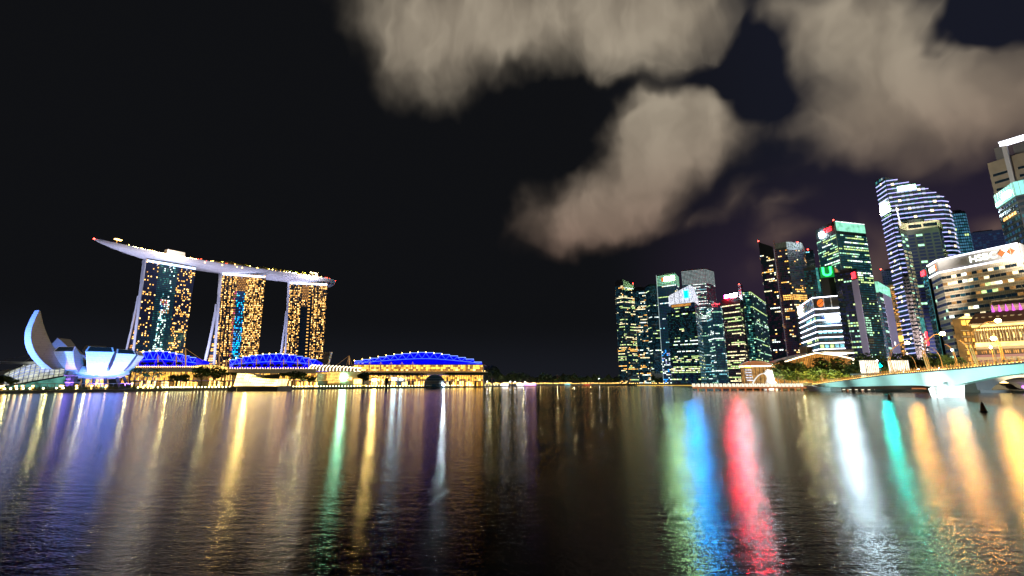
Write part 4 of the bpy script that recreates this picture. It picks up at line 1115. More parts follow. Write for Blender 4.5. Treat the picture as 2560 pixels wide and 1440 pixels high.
a, b = atD(58, 912, 372), atD(112, 921, 372)
m = MB().box((a.x, a.y, b.z), (b.x, a.y + 14, a.z), 'glasshouse'); g2 = m.build('upper_gallery', t)
m = MB()
for q in range(15): x = a.x + (b.x - a.x) * q / 14; m.box((x - .15, a.y - .4, b.z - .2), (x + .15, a.y - .05, a.z + .2), 'grey_wall')
for q in range(3): z = b.z + (a.z - b.z) * q / 2; m.box((a.x, a.y - .45, z - .15), (b.x, a.y - .42, z + .15), 'grey_wall')
m.build('window_grid', g2)
for (x0, y0), (x1, y1), (x2, y2), w_ in (((-60, 902), (30, 907), (85, 904), 1.6), ((-60, 945), (0, 927), (55, 919), 1.2)):
    p0, p1, p2 = atD(x0, y0, 366), atD(x1, y1, 368), atD(x2, y2, 372); m = MB(); rs = []
    for q in range(9):
        s_ = q / 8; p = p0 * (1 - s_) ** 2 + p1 * 2 * s_ * (1 - s_) + p2 * s_ * s_; rs.append([p + Vector((0, -1, 0)), p + Vector((0, 3, .6)), p + Vector((0, 7, -w_))])
    m.grid(rs, 'white_wall'); m.build('sail_canopy', t)
m = MB()
for (x0, y0), (x1, y1) in (((0, 905), (75, 885)), ((40, 918), (78, 893)), ((10, 900), (70, 889))): m.tube([atD(x0, y0, 380), atD(x1, y1, 380)], .18, 'grey_wall', 5)
m.build('cable', t)

# ---- theatres with stepped blue roofs
def theatre(label, px0, px1, D, pts_low, steps, n, zig, depth=38):
    """steps: list of (px, py) silhouette of the roof; pts_low = eave py"""
    a, b = atD(px0, pts_low, D), atD(px1, pts_low, D)
    t = thing('theatre', label, 'theatre', ((a.x + b.x) / 2, D, GZ))
    def sil(px):
        for (x0, y0), (x1, y1) in zip(steps, steps[1:]):
            if x0 <= px <= x1: return y0 + (y1 - y0) * (px - x0) / (x1 - x0)
        return steps[-1][1]
    MB().prism([(a.x, D), (b.x, D), (b.x, D + depth), (a.x, D + depth)], GZ, a.z, 'theatre_blue').build('wall', t)
    for k in range(n):
        x0, x1 = px0 + (px1 - px0) * k / n, px0 + (px1 - px0) * (k + 1) / n; xm = (x0 + x1) / 2
        yy = sil(xm); arch = (pts_low + yy) / 2 + 1
        Dt = D + 14; p0, p1 = atD(x0, yy, Dt), atD(x1, yy, Dt)
        q0, q1 = atD(x0, (pts_low + sil(x0)) / 2 + 1, D + 7), atD(x1, (pts_low + sil(x1)) / 2 + 1, D + 7)
        e0, e1 = atD(x0, pts_low, D), atD(x1, pts_low, D)
        zt = p0.z
        m = MB(); m.poly([e0, e1, q1, q0], 'theatre_blue'); m.poly([q0, q1, p1, p0], 'theatre_blue')
        bk = Vector((0, depth - 14, -4)); m.poly([p0, p1, p1 + bk, p0 + bk], 'theatre_blue')
        m.poly([p0, p0 + bk, Vector((p0.x, p0.y + depth - 14, e0.z)), e0, q0], 'theatre_blue'); m.poly([p1, p1 + bk, Vector((p1.x, p1.y + depth - 14, e1.z)), e1, q1][::-1], 'theatre_blue')
        rp = m.build('roof_panel', t)
        m = MB(); m.tube([p0 + Vector((0, -.2, .2)), p1 + Vector((0, -.2, .2))], .26, 'led_paleblue', 5)
        nx = sil(px0 + (px1 - px0) * (k + 1.5) / n) if k < n - 1 else pts_low
        zb = atD(x1, nx, Dt).z
        if k == n - 1: zb = q1.z
        m.tube([p1 + Vector((0, -.2, .2)), Vector((p1.x, p1.y - .2, zb))], .3, 'led_paleblue', 5)
        m.tube([q0 + Vector((0, -.3, .1)), q1 + Vector((0, -.3, .1))], .22, 'led_blue', 5)
        mid_ = (p0 + p1) / 2
        if zig: m.tube([p0 + Vector((0, -.3, 0)), (q0 + q1) / 2 + Vector((0, -.4, .1)), p1 + Vector((0, -.3, 0))], .2, 'led_blue', 5)
        m.build('light_strip', rp)
        if k % 1 == 0: 
            c = p0 + Vector((0, -.4, .7))
            if (xm - px0) / (px1 - px0) < .75: MB().ball(c, .75, 'lamp_small', 6).build('roof_lamp', rp)
    return t
theatre('leftmost blue lit stepped roof theatre, below the nearest hotel tower', 342, 490, 500, 917, [(342, 884), (372, 879), (410, 878), (450, 886), (490, 896)], 9, True)
theatre('middle blue lit stepped roof theatre between the glass mall halls', 574, 790, 560, 921, [(574, 902), (620, 891), (665, 886), (705, 884.5), (740, 889), (790, 901)], 13, True)
theatre('rightmost and widest blue arched roof hall, on top of the gold gallery', 886, 1204, 640, 910, [(886, 904), (940, 895), (1000, 885.5), (1050, 881), (1085, 882), (1130, 889), (1175, 898), (1204, 909)], 16, True, depth=50)

# ---- masts with cables in front of the theatres
def mast(px, ytop, ybot, D, label, cab=None):
    a, b = atD(px, ybot, D), atD(px, ytop, D)
    t = thing('cable_mast', label, 'mast', (a.x, D, a.z), 'cable masts along the theatre roofs')
    MB().tube([a, a + (b - a) * .5, b], [.5, .75, .25], 'pole_gold', 6).build('pole', t)
    m = MB()
    for x, y in (cab or ((px - 14, ybot - 1), (px + 14, ybot - 1))): m.tube([b, atD(x, y, D + 3)], .12, 'pole_gold', 4, False)
    m.build('cable', t)
LM = 'thin gold mast with stay cables standing in front of the blue theatre roofs'
for px, yt, yb, D in ((345, 893, 918, 480), (395, 887, 918, 480), (441, 889, 918, 478), (464, 871, 918, 476)): mast(px, yt, yb, D, LM, ((px + 20, yb - 4), (px - 12, yb)) if px != 464 else ((508, 902), (455, 902)))
for px, yt, yb, D in ((566, 898, 922, 540), (604, 895, 922, 540), (641, 897, 922, 540), (676, 898, 922, 540), (709, 898, 922, 540), (744, 897, 922, 540), (772, 896, 922, 540), (548, 880, 912, 535)): mast(px, yt, yb, D, LM)
for px in (896, 924, 952, 978, 1005, 1032): mast(px, 905, 929, 600, 'thin gold mast rising through the gold gallery of the right hall')
for px, yt, yb in ((873, 889, 912),): mast(px, yt, yb, 600, 'tall gold A-frame mast at the left end of the right blue hall', ((866, 913), (880, 913), (840, 914)))

# ---- mall: long glass buildings along the water
def hall(label, px0, px1, D, segs, depth=24, name='mall_hall', cat='mall hall'):
    """segs: (part name, ytop, ybot, material, protrude m, columns)"""
    c = G((px0 + px1) / 2, D, GZ); t = thing(name, label, cat, (c.x, D, GZ))
    for nm, yt, yb, mt, pr, cols in segs:
        a, b = atD(px0, yt, D - pr), atD(px1, yb, D - pr)
        zb = max(GZ, b.z)
        m = MB()
        if nm == 'shop_front':
            rs_ = random.Random(px0); cells = cols * 3; m.box((a.x, D - pr + .3, zb), (b.x, D + depth, a.z), 'dark_wall')
            for q in range(cells):
                xa, xb = a.x + (b.x - a.x) * (q + .06) / cells, a.x + (b.x - a.x) * (q + .94) / cells
                m.box((xa, D - pr, zb + .2), (xb, D - pr + .28, a.z - rs_.uniform(.1, 1.5)), rs_.choice([mt, mt, mt, 'gallery_gold', 'gallery_cream', 'w_ochre', 'dark_wall', 'w_cream', 'interior_orange']))
        elif cols:
            rs_ = random.Random(px0 + 7); H0 = a.z - zb; m.box((a.x, D - pr + .3, zb), (b.x, D + depth, a.z), 'cream_wall')
            for r_ in range(3):
                for q in range(cols):
                    xa, xb = a.x + (b.x - a.x) * (q + .05) / cols, a.x + (b.x - a.x) * (q + .95) / cols
                    m.box((xa, D - pr, zb + H0 * (r_ + .05) / 3), (xb, D - pr + .28, zb + H0 * (r_ + .95) / 3), rs_.choice([mt, mt, mt, 'gallery_cream', 'w_ochre', 'gallery_white' if r_ == 0 else mt, 'interior_orange']))
        else: m.box((a.x, D - pr, zb), (b.x, D + depth, a.z), mt)
        o = m.build(nm, t)
        if cols:
            m = MB(); H_ = a.z - zb
            for q in range(cols + 1):
                x = a.x + (b.x - a.x) * q / cols; m.box((x - .12, D - pr - .35, zb), (x + .12, D - pr - .05, a.z), 'grey_wall')
            for q in range(1, 4):
                z = zb + H_ * q / 4; m.box((a.x, D - pr - .42, z - .08), (b.x, D - pr - .36, z + .08), 'grey_wall')
            m.build('window_grid', o)
    return t
tl = hall('long gold glass mall hall under a grey canopy behind the left palms', 330, 492, 440, [('glass_wall', 929, 951, 'gallery_gold', 0, 46), ('shop_front', 951.5, 980, 'gallery_white', 2, 12)])
def canopy(t, px0, px1, y0, y1, D, pr, n=12, drop=.0, m_='canopy'):
    m = MB(); rs = []
    for k in range(n + 1):
        px = px0 + (px1 - px0) * k / n; top = atD(px, y0 + drop * (k / n), D); low = atD(px, y1 + drop * (k / n), D - pr)
        rs.append([low + Vector((0, .4, -.3)), low, low + (top - low) * .5 + Vector((0, 0, 1.2)), top, top + Vector((0, 12, 0))])
    m.grid(rs, m_); o = m.build('canopy', t)
    m = MB()
    for k in range(0, n + 1): m.tube([p + Vector((0, -.15, .15)) for p in rs[k][1:4]], .14, 'cream_wall', 4)
    m.build('canopy_rib', o)
    m = MB()
    for k in range(0, 2 * n): p = rs[k // 2][3]; q = rs[min(n, k // 2 + 1)][3]; pp = p + (q - p) * (k % 2) * .5; m.ball(pp + Vector((0, 0, .6)), .4, 'lamp_small', 6)
    m.build('edge_lamp', o); return o
canopy(tl, 325, 500, 918, 929, 438, 7, 16)
t = hall('pale curved barrel roofed mall link between the left and middle halls', 478, 580, 455, [('glass_wall', 932, 951, 'gallery_cream', 0, 26), ('shop_front', 951.5, 980, 'gallery_white', 2, 10)])
m = MB(); rs = []
for k in range(11):
    u = k / 10; px = 478 + 92 * u; hgt = 912 + 8 * (abs(u - .45) * 1.6) ** 2; rs.append([atD(px, 932, 454), atD(px, (932 + hgt) / 2, 456), atD(px, hgt, 462), atD(px, hgt, 485)])
m.grid(rs, 'gallery_cream'); o = m.build('barrel_roof', t)
m = MB()
for r_ in rs: m.tube([p + Vector((0, -.2, .1)) for p in r_], .3, 'grey_wall', 4)
for q in (0, 1, 2): m.tube([r_[q] + Vector((0, -.2, .1)) for r_ in rs], .35, 'grey_wall', 4)
m.build('roof_rib', o)
t = hall('middle mall hall behind the crystal pavilion, white lit shop fronts', 566, 792, 475, [('glass_wall', 933, 951, 'gallery_gold', 0, 60), ('shop_front', 951.5, 980, 'gallery_white', 2, 16)])
canopy(t, 562, 790, 922, 933, 473, 8, 18)
t = hall('cream mall entrance hall with tall windows and white hooped canopy', 778, 905, 500, [('wall', 929, 962, 'cream_wall', 0, 0)])
m = MB()
for (x0, x1, y0, y1, mt) in ((803, 818, 932, 958, 'gallery_gold'), (818, 848, 930, 958, 'gallery_cream'), (852, 864, 936, 950, 'shop_mint'), (868, 878, 944, 950, 'gallery_white'), (780, 800, 940, 958, 'gallery_white'), (885, 903, 948, 960, 'gallery_white')):
    a, b = atD(x0, y0, 498.6), atD(x1, y1, 498.6); MB().box((a.x, 498.6, b.z), (b.x, 499.8, a.z), mt).build('window', t)
m = MB(); a, b = atD(804, 930, 498), atD(850, 958, 498)
for q in range(15): x = a.x + (b.x - a.x) * q / 14; m.box((x - .2, 497.8, b.z), (x + .2, 498.3, a.z), 'cream_wall')
for q in range(5): z = b.z + (a.z - b.z) * q / 4; m.box((a.x, 497.6, z - .15), (b.x, 497.75, z + .15), 'cream_wall')
m.build('window_grid', t)
m = MB(); rs = []
for k in range(15):
    px = 772 + 122 * k / 14; y0_ = 913 + (k / 14) ** 2 * 7
    rs.append([atD(px, 928, 492), atD(px + 1, 921, 493), atD(px + 4, 916 + (k / 14) ** 2 * 5, 497), atD(px + 9, y0_, 508), atD(px + 9, y0_, 520)])
o = MB().grid(rs, 'canopy').build('canopy', t)
for r_ in rs[::1]:
    MB().tube([p + Vector((0, -.3, .2)) for p in r_[:4]], .4, 'led_warm', 5).build('hoop', o)
MB().tube([rs[0][3], rs[-1][3] + Vector((0, 0, .3))], .3, 'lamp_small', 5).build('edge_lamp', o)
t = hall('long right mall hall with a gold terrace gallery, under the widest blue roof', 885, 1207, 620, [('gallery_glass', 912, 928, 'gallery_gold', 0, 52), ('glass_wall', 938, 952, 'gallery_gold', 0, 60), ('shop_front', 952.3, 980, 'gallery_white', 2, 20)])
a, b = atD(880, 911, 616), atD(1212, 912.5, 616); MB().box((a.x, 615, b.z), (b.x, 660, a.z), 'grey_wall').build('roof_edge', t)
canopy(t, 893, 1219, 928.5, 937, 616, 9, 24)
m = MB()
for q in range(13):
    p = atD(900 + q * 25, 911, 612); p2 = atD(900 + q * 25, 929, 612); MB().tube([p2, p], .35, 'cream_wall', 6).build('column', t)
a, b = atD(900, 926.5, 609), atD(1205, 928.3, 609)
MB().box((a.x, 608.6, b.z), (b.x, 609, a.z), 'interior_orange').build('balustrade', t)
for x0, x1, y0, y1, mt in ((980, 990, 944, 951, 'shop_ice'), (1000, 1006, 946, 951, 'shop_ice'), (930, 940, 948, 952, 'lamp_warm')):
    a, b = atD(x0, y0, 610), atD(x1, y1, 610); MB().box((a.x, 610, b.z), (b.x, 611, a.z), mt).build('lit_sign', t)
# arch lights at the joint
t_ = t
p = atD(893, 938, 560); m = MB()
for rr in (3.5, 5, 6.5): m.tube([(p.x + rr * math.cos(R(q)), 560, p.z + rr * .8 * math.sin(R(q))) for q in range(0, 181, 15)], .35, 'led_warm', 5)
tag(m.build('hoop_arch', None, origin=(p.x, 560, p.z)), 'glowing concentric hoop arch at the joint of the right mall halls', 'arch')
# leaning panel
a, b, c, d_ = atD(806, 912, 560), atD(819, 912, 560), atD(827, 879.5, 560), atD(809, 881, 560)
t = thing('leaning_tower', 'leaning pale grey grid panel standing right of the farthest hotel tower', 'panel', (a.x, 560, a.z))
m = MB().hexa([a, b, b + Vector((0, 6, 0)), a + Vector((0, 6, 0)), d_, c, c + Vector((0, 6, 0)), d_ + Vector((0, 6, 0))], 'white_wall'); p_ = m.build('panel', t)
m = MB()
for q in range(1, 12):
    s_ = q / 12; l, r_ = a + (d_ - a) * s_, b + (c - b) * s_; m.tube([l + Vector((0, -.2, 0)), r_ + Vector((0, -.2, 0))], .16, 'dark_wall', 4)
for q in range(1, 6):
    s_ = q / 6; m.tube([a + (b - a) * s_ + Vector((0, -.25, 0)), d_ + (c - d_) * s_ + Vector((0, -.25, 0))], .12, 'dark_wall', 4)
m.build('panel_grid', p_)

# ---- crystal pavilion on its own plinth
D = 352
t = thing('crystal_pavilion', 'glaring white glass pavilion on a grey plinth in the water', 'pavilion', (G(640, D).x, D, 0))
a, b = G(584, D, 0), G(697, D, 0)
z0_, z1_ = -1, 3.6
MB().prism([(a.x, D - 1), (b.x, D - 1), (b.x + 1, D + 20), (a.x, D + 20)], z0_, z1_, 'concrete').build('plinth', t)
MB().box((a.x - 2.5, D - 2, -1), (a.x + 4, D + 18, 3.0), 'concrete').build('jetty_block', t)
T = [atD(594, 933, D + 4), atD(620, 934, D + 4), atD(660, 943, D + 4), atD(698, 947, D + 4)]
m = MB(); Bq = [Vector((p.x, D + 1, z1_)) for p in T]
for i in range(3): m.poly([Bq[i], Bq[i + 1], T[i + 1], T[i]], 'pavilion_white')
bk = Vector((0, 15, 0))
m.poly([Bq[0], T[0], T[0] + bk, Bq[0] + bk], 'pavilion_white'); m.poly([Bq[3], Bq[3] + bk, T[3] + bk, T[3]], 'gallery_white')
for i in range(3): m.poly([T[i], T[i + 1], T[i + 1] + bk, T[i] + bk], 'canopy')
o = m.build('glass_wall', t)
m = MB()
for q in range(24):
    s_ = q / 23 * 3; i = min(2, int(s_)); f = s_ - i; tp = T[i] + (T[i + 1] - T[i]) * f; bt = Bq[i] + (Bq[i + 1] - Bq[i]) * f; m.tube([bt + Vector((0, -.2, 0)), tp + Vector((0, -.2, 0))], .11, 'canopy', 4)
for v in (.3, .6, .85, 1): m.tube([Bq[i] + (T[i] - Bq[i]) * v + Vector((0, -.25, 0)) for i in range(4)], .13, 'canopy', 4)
m.build('mullion', o)
pl_ = atD(617, 942, D - .5); MB().ball(pl_, 1.1, 'lamp_warm', 10).build('lamp', t)
q0, q1, q2, q3 = atD(632, 940, D + 3), atD(702, 934, D + 3), atD(697, 948, D + 1), atD(662, 944, D + 1)
m = MB().hexa([q0 + Vector((0, 0, -1)), q3 + Vector((0, 0, -.6)), q2, q1 + Vector((0, 0, -1)), q0, q3 + Vector((0, 0, .2)), q2 + Vector((0, 0, .8)), q1], 'dark_wall'); m.build('angled_roof', t)

# ---- floating dome
D = 548; c = G(1087, D, 0)
t = thing('floating_dome', 'black glass sphere floating on the water with pale horizontal bands', 'dome', (c.x, D, 0))
RR = 13.0
prof = [(RR * math.cos(R(e)), 3.0 + RR * math.sin(R(e))) for e in range(-18, 91, 6)]
MB().lathe(prof, 'glass_dark', (c.x, D, 0), 48).build('dome_shell', t, smooth=True)
for k, e in enumerate((8, 17, 26, 36, 47, 60)):
    r1, z1 = (RR + .12) * math.cos(R(e)), 3 + (RR + .12) * math.sin(R(e)); r2, z2 = (RR + .12) * math.cos(R(e + (7 if k < 2 else 2.0))), 3 + (RR + .12) * math.sin(R(e + (7 if k < 2 else 2.0)))
    MB().lathe([(r1, z1), (r2, z2)], 'grey_wall', (c.x, D, 0), 48).build('sunshade_ring', t, smooth=True)
MB().lathe([(RR * .99, -1), (RR * .99, 2.2), (RR * .8, 2.3)], 'black_wall', (c.x, D, 0), 48).build('base_ring', t)
p = G(1110, 540, 3.2)
t = thing('pier_floodlight', 'blazing white floodlight on a post right of the floating dome', 'floodlight', (p.x, p.y, 0))
MB().tube([(p.x, p.y, -1), (p.x, p.y, 3)], .2, 'steel', 6).build('post', t); MB().ball((p.x, p.y, 3.6), .75, 'star_light', 12).build('lamp', t)
# ---- mooring column
D = 425; p = G(966, D, 0)
t = thing('marker_column', 'dark thick marker column standing in the bay left of the dome', 'marker', (p.x, D, 0))
MB().lathe([(1.3, -1), (1.3, 5.5), (1.6, 6.2), (1.7, 9), (1.3, 10.2), (.1, 10.6)], 'black_wall', (p.x, D, 0), 14).build('column', t)
MB().lathe([(1.36, 5.0), (1.66, 5.9)], 'dark_wall', (p.x, D, 0), 14).build('collar', t)

# ---- promenade bollard lights (each one a thing)
def make_bollard(lab):
    t = thing('bollard_light', lab, 'bollard light', (0, 0, 0))
    MB().tube([(0, 0, -.1), (0, 0, .95)], .16, 'steel', 6).build('post', t); MB().ball((0, 0, 1.25), .42, 'globe', 8).build('globe', t); return t
first = []
bo = make_bollard('round white bollard light on the quay below the lotus museum')
for px in (-6, 15, 30, 45, 61, 78, 111, 144, 161, 195): place(bo, G(px, shore_at(px) + 1.5, GZ), group='bollard lights below the museum', first=first)
L2 = 'small round bollard light in the long row along the mall quay'
px = 347; k = 0
while px < 1265:
    if not (580 < px < 700) and not (1060 < px < 1108): place(bo, G(px, shore_at(px) + 1.5, GZ), label=L2, group='bollard lights along the mall quay', first=first)
    px += 12.4 if px < 400 else 6.5 if px < 480 else 8.6 if px < 700 else 7.6
# quay face glow strip
# ---- promenade trees and palms
first = []
pl = make_palm(9.5, 2, 'palm tree in the group behind the museum on the left mall promenade', 3.6, 11, ('leaf', 'leaf_dark'))
for px, s_ in ((319, 1.0), (334, 1.05), (347, .95), (358, .8), (381, 1.0), (393, .8), (366, .7)): place(pl, G(px, 366, GZ), px, s_ * 1.55, group='palms right of the museum', first=first)
for px in (553, 560, 567, 574, 580): place(pl, G(px, 405, GZ), px, 1.35, 'young palm left of the crystal pavilion in front of the mall', 'palms left of the pavilion', first)
for px in (703, 709, 715, 721): place(pl, G(px, 430, GZ), px, 1.35, 'young palm right of the crystal pavilion in front of the mall', 'palms right of the pavilion', first)
for q in range(24): px = 905 + q * 6.6; place(pl, G(px, 540 + q * 2, GZ), px, 1.65, 'palm in the long row between the mall entrance and the dome', 'palms left of the dome', first)
for q in range(18): px = 1118 + q * 6; place(pl, G(px, 590 + q, GZ), px, 1.75, 'palm in the row right of the floating dome', 'palms right of the dome', first)
first = []
tr = make_tree(11, 5.2, ('leaf_dark', 'leaf'), 4, 'round dark tree before the left mall hall')
TL_ = [(434, 1.1, 'squat round tree, first of four before the left mall hall'), (457, 1.15, 'round tree, second of four before the left mall hall'), (503, 1.75, 'big dark tree, tallest of four before the left mall hall'), (533, 1.7, 'tall slim crowned tree left of the young palms')]
for px, s_, lb in TL_: place(tr, G(px, 395, GZ), px, s_, lb, 'trees before the left mall hall', first)
for px, s_, lb in ((735, 1.5, 'tall tree right of the crystal pavilion, first of three'), (752, 1.4, 'tall tree right of the crystal pavilion, second of three'), (775, 1.05, 'low tree right of the crystal pavilion, third of three'), (909, 1.4, 'round tree under the hooped arch by the right mall hall')):
    place(tr, G(px, 440, GZ), px, s_, lb, 'trees before the middle mall', first)
for px, s_, lb in ((8, .9, 'lit round tree at the left edge before the glass hall'), (28, .7, 'second lit tree from the left edge before the glass hall'), (-14, .9, 'tree cut by the left edge of the view')):
    place(tr, G(px, 300, GZ), px, s_, lb, 'trees before the glass hall', first)
gr = make_tree(5, 3.4, ('leaf_yellow', 'leaf'), 6, 'small round garden tree on the terrace under the blue theatre roofs', n=200)
first = []
for px, y, D in ((357, 917, 478), (376, 917, 478), (399, 917, 478), (423, 917, 476), (446, 917, 476), (589, 921, 530), (608, 921, 530), (625, 921, 530), (645, 921, 530), (662, 921, 530), (679, 921, 530), (695, 921, 530), (713, 921, 530), (735, 921, 530), (750, 921, 530)):
    p = atD(px, y, D); place(gr, p, px, 1.0, group='garden trees on the theatre terrace', first=first)
m = MB(); 
for x0, x1, y, D in ((333, 492, 917.4, 474), (566, 790, 921.4, 526)):
    a, b = atD(x0, y, D), atD(x1, y, D); m = MB().box((a.x, D, a.z - 1.2), (b.x, D + 30, a.z), 'concrete'); tag(m.build('roof_terrace', None, origin=(a.x, D, a.z)), 'flat garden terrace below the %s blue theatre roof' % ('left' if x0 < 400 else 'middle'), 'terrace')
for px in (20, 120, 215, 320, 420, 520, 760, 860): p = G(px, shore_at(px) + 13, 6); point(p, 1200, (1, .85, .3), .4)  # added lights without fittings, brightening the promenade hedges
# hedges: uncountable low planting along the quay
rg = random.Random(21); m = MB()
for px in range(-20, 590, 5):
    D = shore_at(px) + 7; p = G(px, D, GZ + .9); leafcloud(m, p, (2.6, 2, 1.3), 26, ('leaf_yellow', 'leaf', 'leaf_dark'), rg, .4)
for px in range(700, 1050, 8):
    D = shore_at(px) + 7; p = G(px, D, GZ + .5); leafcloud(m, p, (3, 2, .8), 12, ('leaf', 'leaf_dark'), rg, .4)
tag(m.build('hedge', None), kind='stuff')
# lit stubby lanterns among the hedges
ln = thing('garden_lantern', 'glowing tapered cream lantern among the hedges below the museum', 'lantern', (0, 0, 0))
MB().lathe([(.45, 0), (.75, 3.4), (.1, 3.5)], 'lamp_small', (0, 0, 0), 8).build('shade', ln); MB().lathe([(.6, -.2), (.6, .02)], 'steel', (0, 0, 0), 8).build('base', ln)
first = []
for px in (2, 9, 42, 58, 84, 153, 158, 193, 231, 267, 363, 379): place(ln, G(px, shore_at(px) + 9, GZ + .2), 0, .8, group='tapered lanterns below the museum', first=first)
# canopy walk behind hedges
a, b = G(-20, 292, 0), G(560, 410, 0)
m = MB(); d = (b - a); m.obox(a + Vector((0, 0, 5.2)), d, Vector((0, 2, 0)), Vector((0, 0, .35)), 'grey_wall')
t = thing('covered_walkway', 'thin roofed walkway running behind the hedges left of the crystal pavilion', 'walkway', (a.x, a.y, GZ)); m.build('roof', t)
for q in range(0, 40): p = a + d * (q / 39); MB().tube([(p.x, p.y + 1, GZ), (p.x, p.y + 1, 5.3)], .16, 'grey_wall', 5).build('column', t)
# ================================================================== FAR SHORE (middle)
first = []
ft = make_tree(15, 8, ('leaf_dark', 'leaf_dark', 'leaf'), 14, 'dark tree on the far shore between the mall and the towers', n=260, s=1.1)
rg = random.Random(31)
for q in range(46):
    px = 1212 + q * 8.6; D = shore_at(px) + 25 + rg.random() * 40
    place(ft, G(px, D, GZ), rg.random() * 6, (1.9 if 1218 < px < 1245 else rg.uniform(.9, 1.5)), group='dark trees along the far shore', first=first)
for q in range(20):
    px = 1606 + q * 13; D = shore_at(min(px, 1740)) + 20 + rg.random() * 20
    place(ft, G(px, D, GZ), rg.random() * 6, rg.uniform(1.05, 1.5), 'dark tree at the foot of the right office towers', 'trees at the foot of the towers', first)
m = MB()
def lamp_proto(name, lab, h, mt, r=.5, cat='street lamp', arm=0):
    t = thing(name, lab, cat, (0, 0, 0))
    if arm: MB().tube([(0, 0, 0), (0, 0, h * .75), (arm * .3, 0, h * .95), (arm, 0, h)], [.16, .13, .1, .08], 'steel', 6).build('pole', t)
    else: MB().tube([(0, 0, 0), (0, 0, h)], [.16, .1], 'steel', 6).build('pole', t)
    MB().ball((arm, 0, h + .2), r, mt, 8, .6).build('lamp_head', t); return t
first = []
sl_ = lamp_proto('shore_lamp', 'small warm lamp in the long row along the far shore', 4, 'lamp_small', .8)
for q in range(130):
    px = 1216 + q * 4.1 + rg.uniform(-2, 2)
    place(sl_, G(px, shore_at(min(px, 1740)) + 5 + rg.random() * 8, GZ), 0, rg.uniform(.7, 1.1), group='small lamps along the far shore', first=first)
bl_ = lamp_proto('bright_lamp', 'dazzling white lamp on the event quay right of the mall', 6, 'lamp_white', .6)
bf = []
for px in (1218, 1276, 1288, 1313): place(bl_, G(px, shore_at(px) + 6, GZ), 0, 1, group='dazzling lamps on the event quay', first=bf)
for px, h in ((1498, 12), (1512, 13)): place(bl_, G(px, 1000, GZ), 0, (1.3, 1.3, 2.2), 'tall dazzling white mast lamp left of the apartment tower', 'tall mast lamps left of the towers', bf)
fw = lamp_proto('tall_lamp', 'tall yellow street lamp above the trees on the far shore', 14, 'lamp_warm', .8)
first = []
for px in (1402, 1407, 1444, 1452, 1490, 1565, 1604, 1780, 1835): place(fw, G(px, 1010, GZ), 0, rg.uniform(.8, 1.15), group='tall yellow lamps on the far shore', first=first)
for px, mt, lab, nm in ((1262, 'tent_white', 'white event tent, leftmost of the lit tents beyond the dome', 0), (1300, 'tent_white', 'white event tent, second of the lit tents beyond the dome', 0), (1318, 'tent_violet', 'violet lit event tent, third of the tents beyond the dome', 0), (1333, 'tent_violet', 'violet lit event tent, rightmost of the tents beyond the dome', 0), (1419, 'w_cyan', 'small cyan lit kiosk among the far shore trees', 0)):
    p = G(px, shore_at(px) + 12, GZ); t = thing('event_tent' if 'tent' in lab else 'kiosk', lab, 'tent' if 'tent' in lab else 'kiosk', p)
    w_ = 5; 
    m = MB(); m.box((p.x - w_, p.y, p.z), (p.x + w_, p.y + 6, p.z + 3), mt); m.build('wall', t)
    m = MB(); m.poly([(p.x - w_, p.y, p.z + 3.02), (p.x + w_, p.y, p.z + 3.02), (p.x, p.y + 3, p.z + 6)], 'white_wall'); m.poly([(p.x + w_, p.y, p.z + 3.02), (p.x + w_, p.y + 6, p.z + 3.02), (p.x, p.y + 3, p.z + 6)], 'white_wall'); m.poly([(p.x - w_, p.y + 6, p.z + 3.02), (p.x - w_, p.y, p.z + 3.02), (p.x, p.y + 3, p.z + 6)], 'white_wall'); m.build('roof', t)
def boat(px, D, mt, lab, L=9):
    p = G(px, D, 0); t = thing('tour_boat', lab, 'boat', p)
    rows = []
    for k in range(9):
        u = k / 8; w_ = 1.6 * math.sin(math.pi * (.12 + .8 * u)) ** .6; x = p.x - L + 2 * L * u
        rows.append([Vector((x, p.y - w_, 1.3 + .6 * abs(u - .5))), Vector((x, p.y - w_ * .6, -.3)), Vector((x, p.y + w_ * .6, -.3)), Vector((x, p.y + w_, 1.3 + .6 * abs(u - .5))), Vector((x, p.y - w_, 1.3 + .6 * abs(u - .5)))])
    MB().grid(rows, 'brick_red').build('hull', t)
    MB().box((p.x - L * .6, p.y - 1.2, 3.0), (p.x + L * .6, p.y + 1.2, 3.3), mt).build('roof', t)
    m = MB()
    for q in range(6):
        for s_ in (-1.1, 1.1): m.tube([(p.x - L * .55 + q * L * .22, p.y + s_, 1.2), (p.x - L * .55 + q * L * .22, p.y + s_, 3)], .07, mt, 5)
    m.build('roof_post', t); MB().box((p.x - L * .7, p.y - 1.0, 1.0), (p.x + L * .7, p.y + 1.0, 1.6), mt).build('lit_cabin', t)
for px in range(1225, 1560, 42): point(G(px, shore_at(px) + 16, 6), 1500, (1, .85, .4), .4)  # added unseen lights that brighten the far shore trees
boat(1467, 880, 'boat_red', 'red lit tour boat moored off the far shore'); boat(1327, 760, 'boat_orange', 'orange lit tour boat by the violet tents')

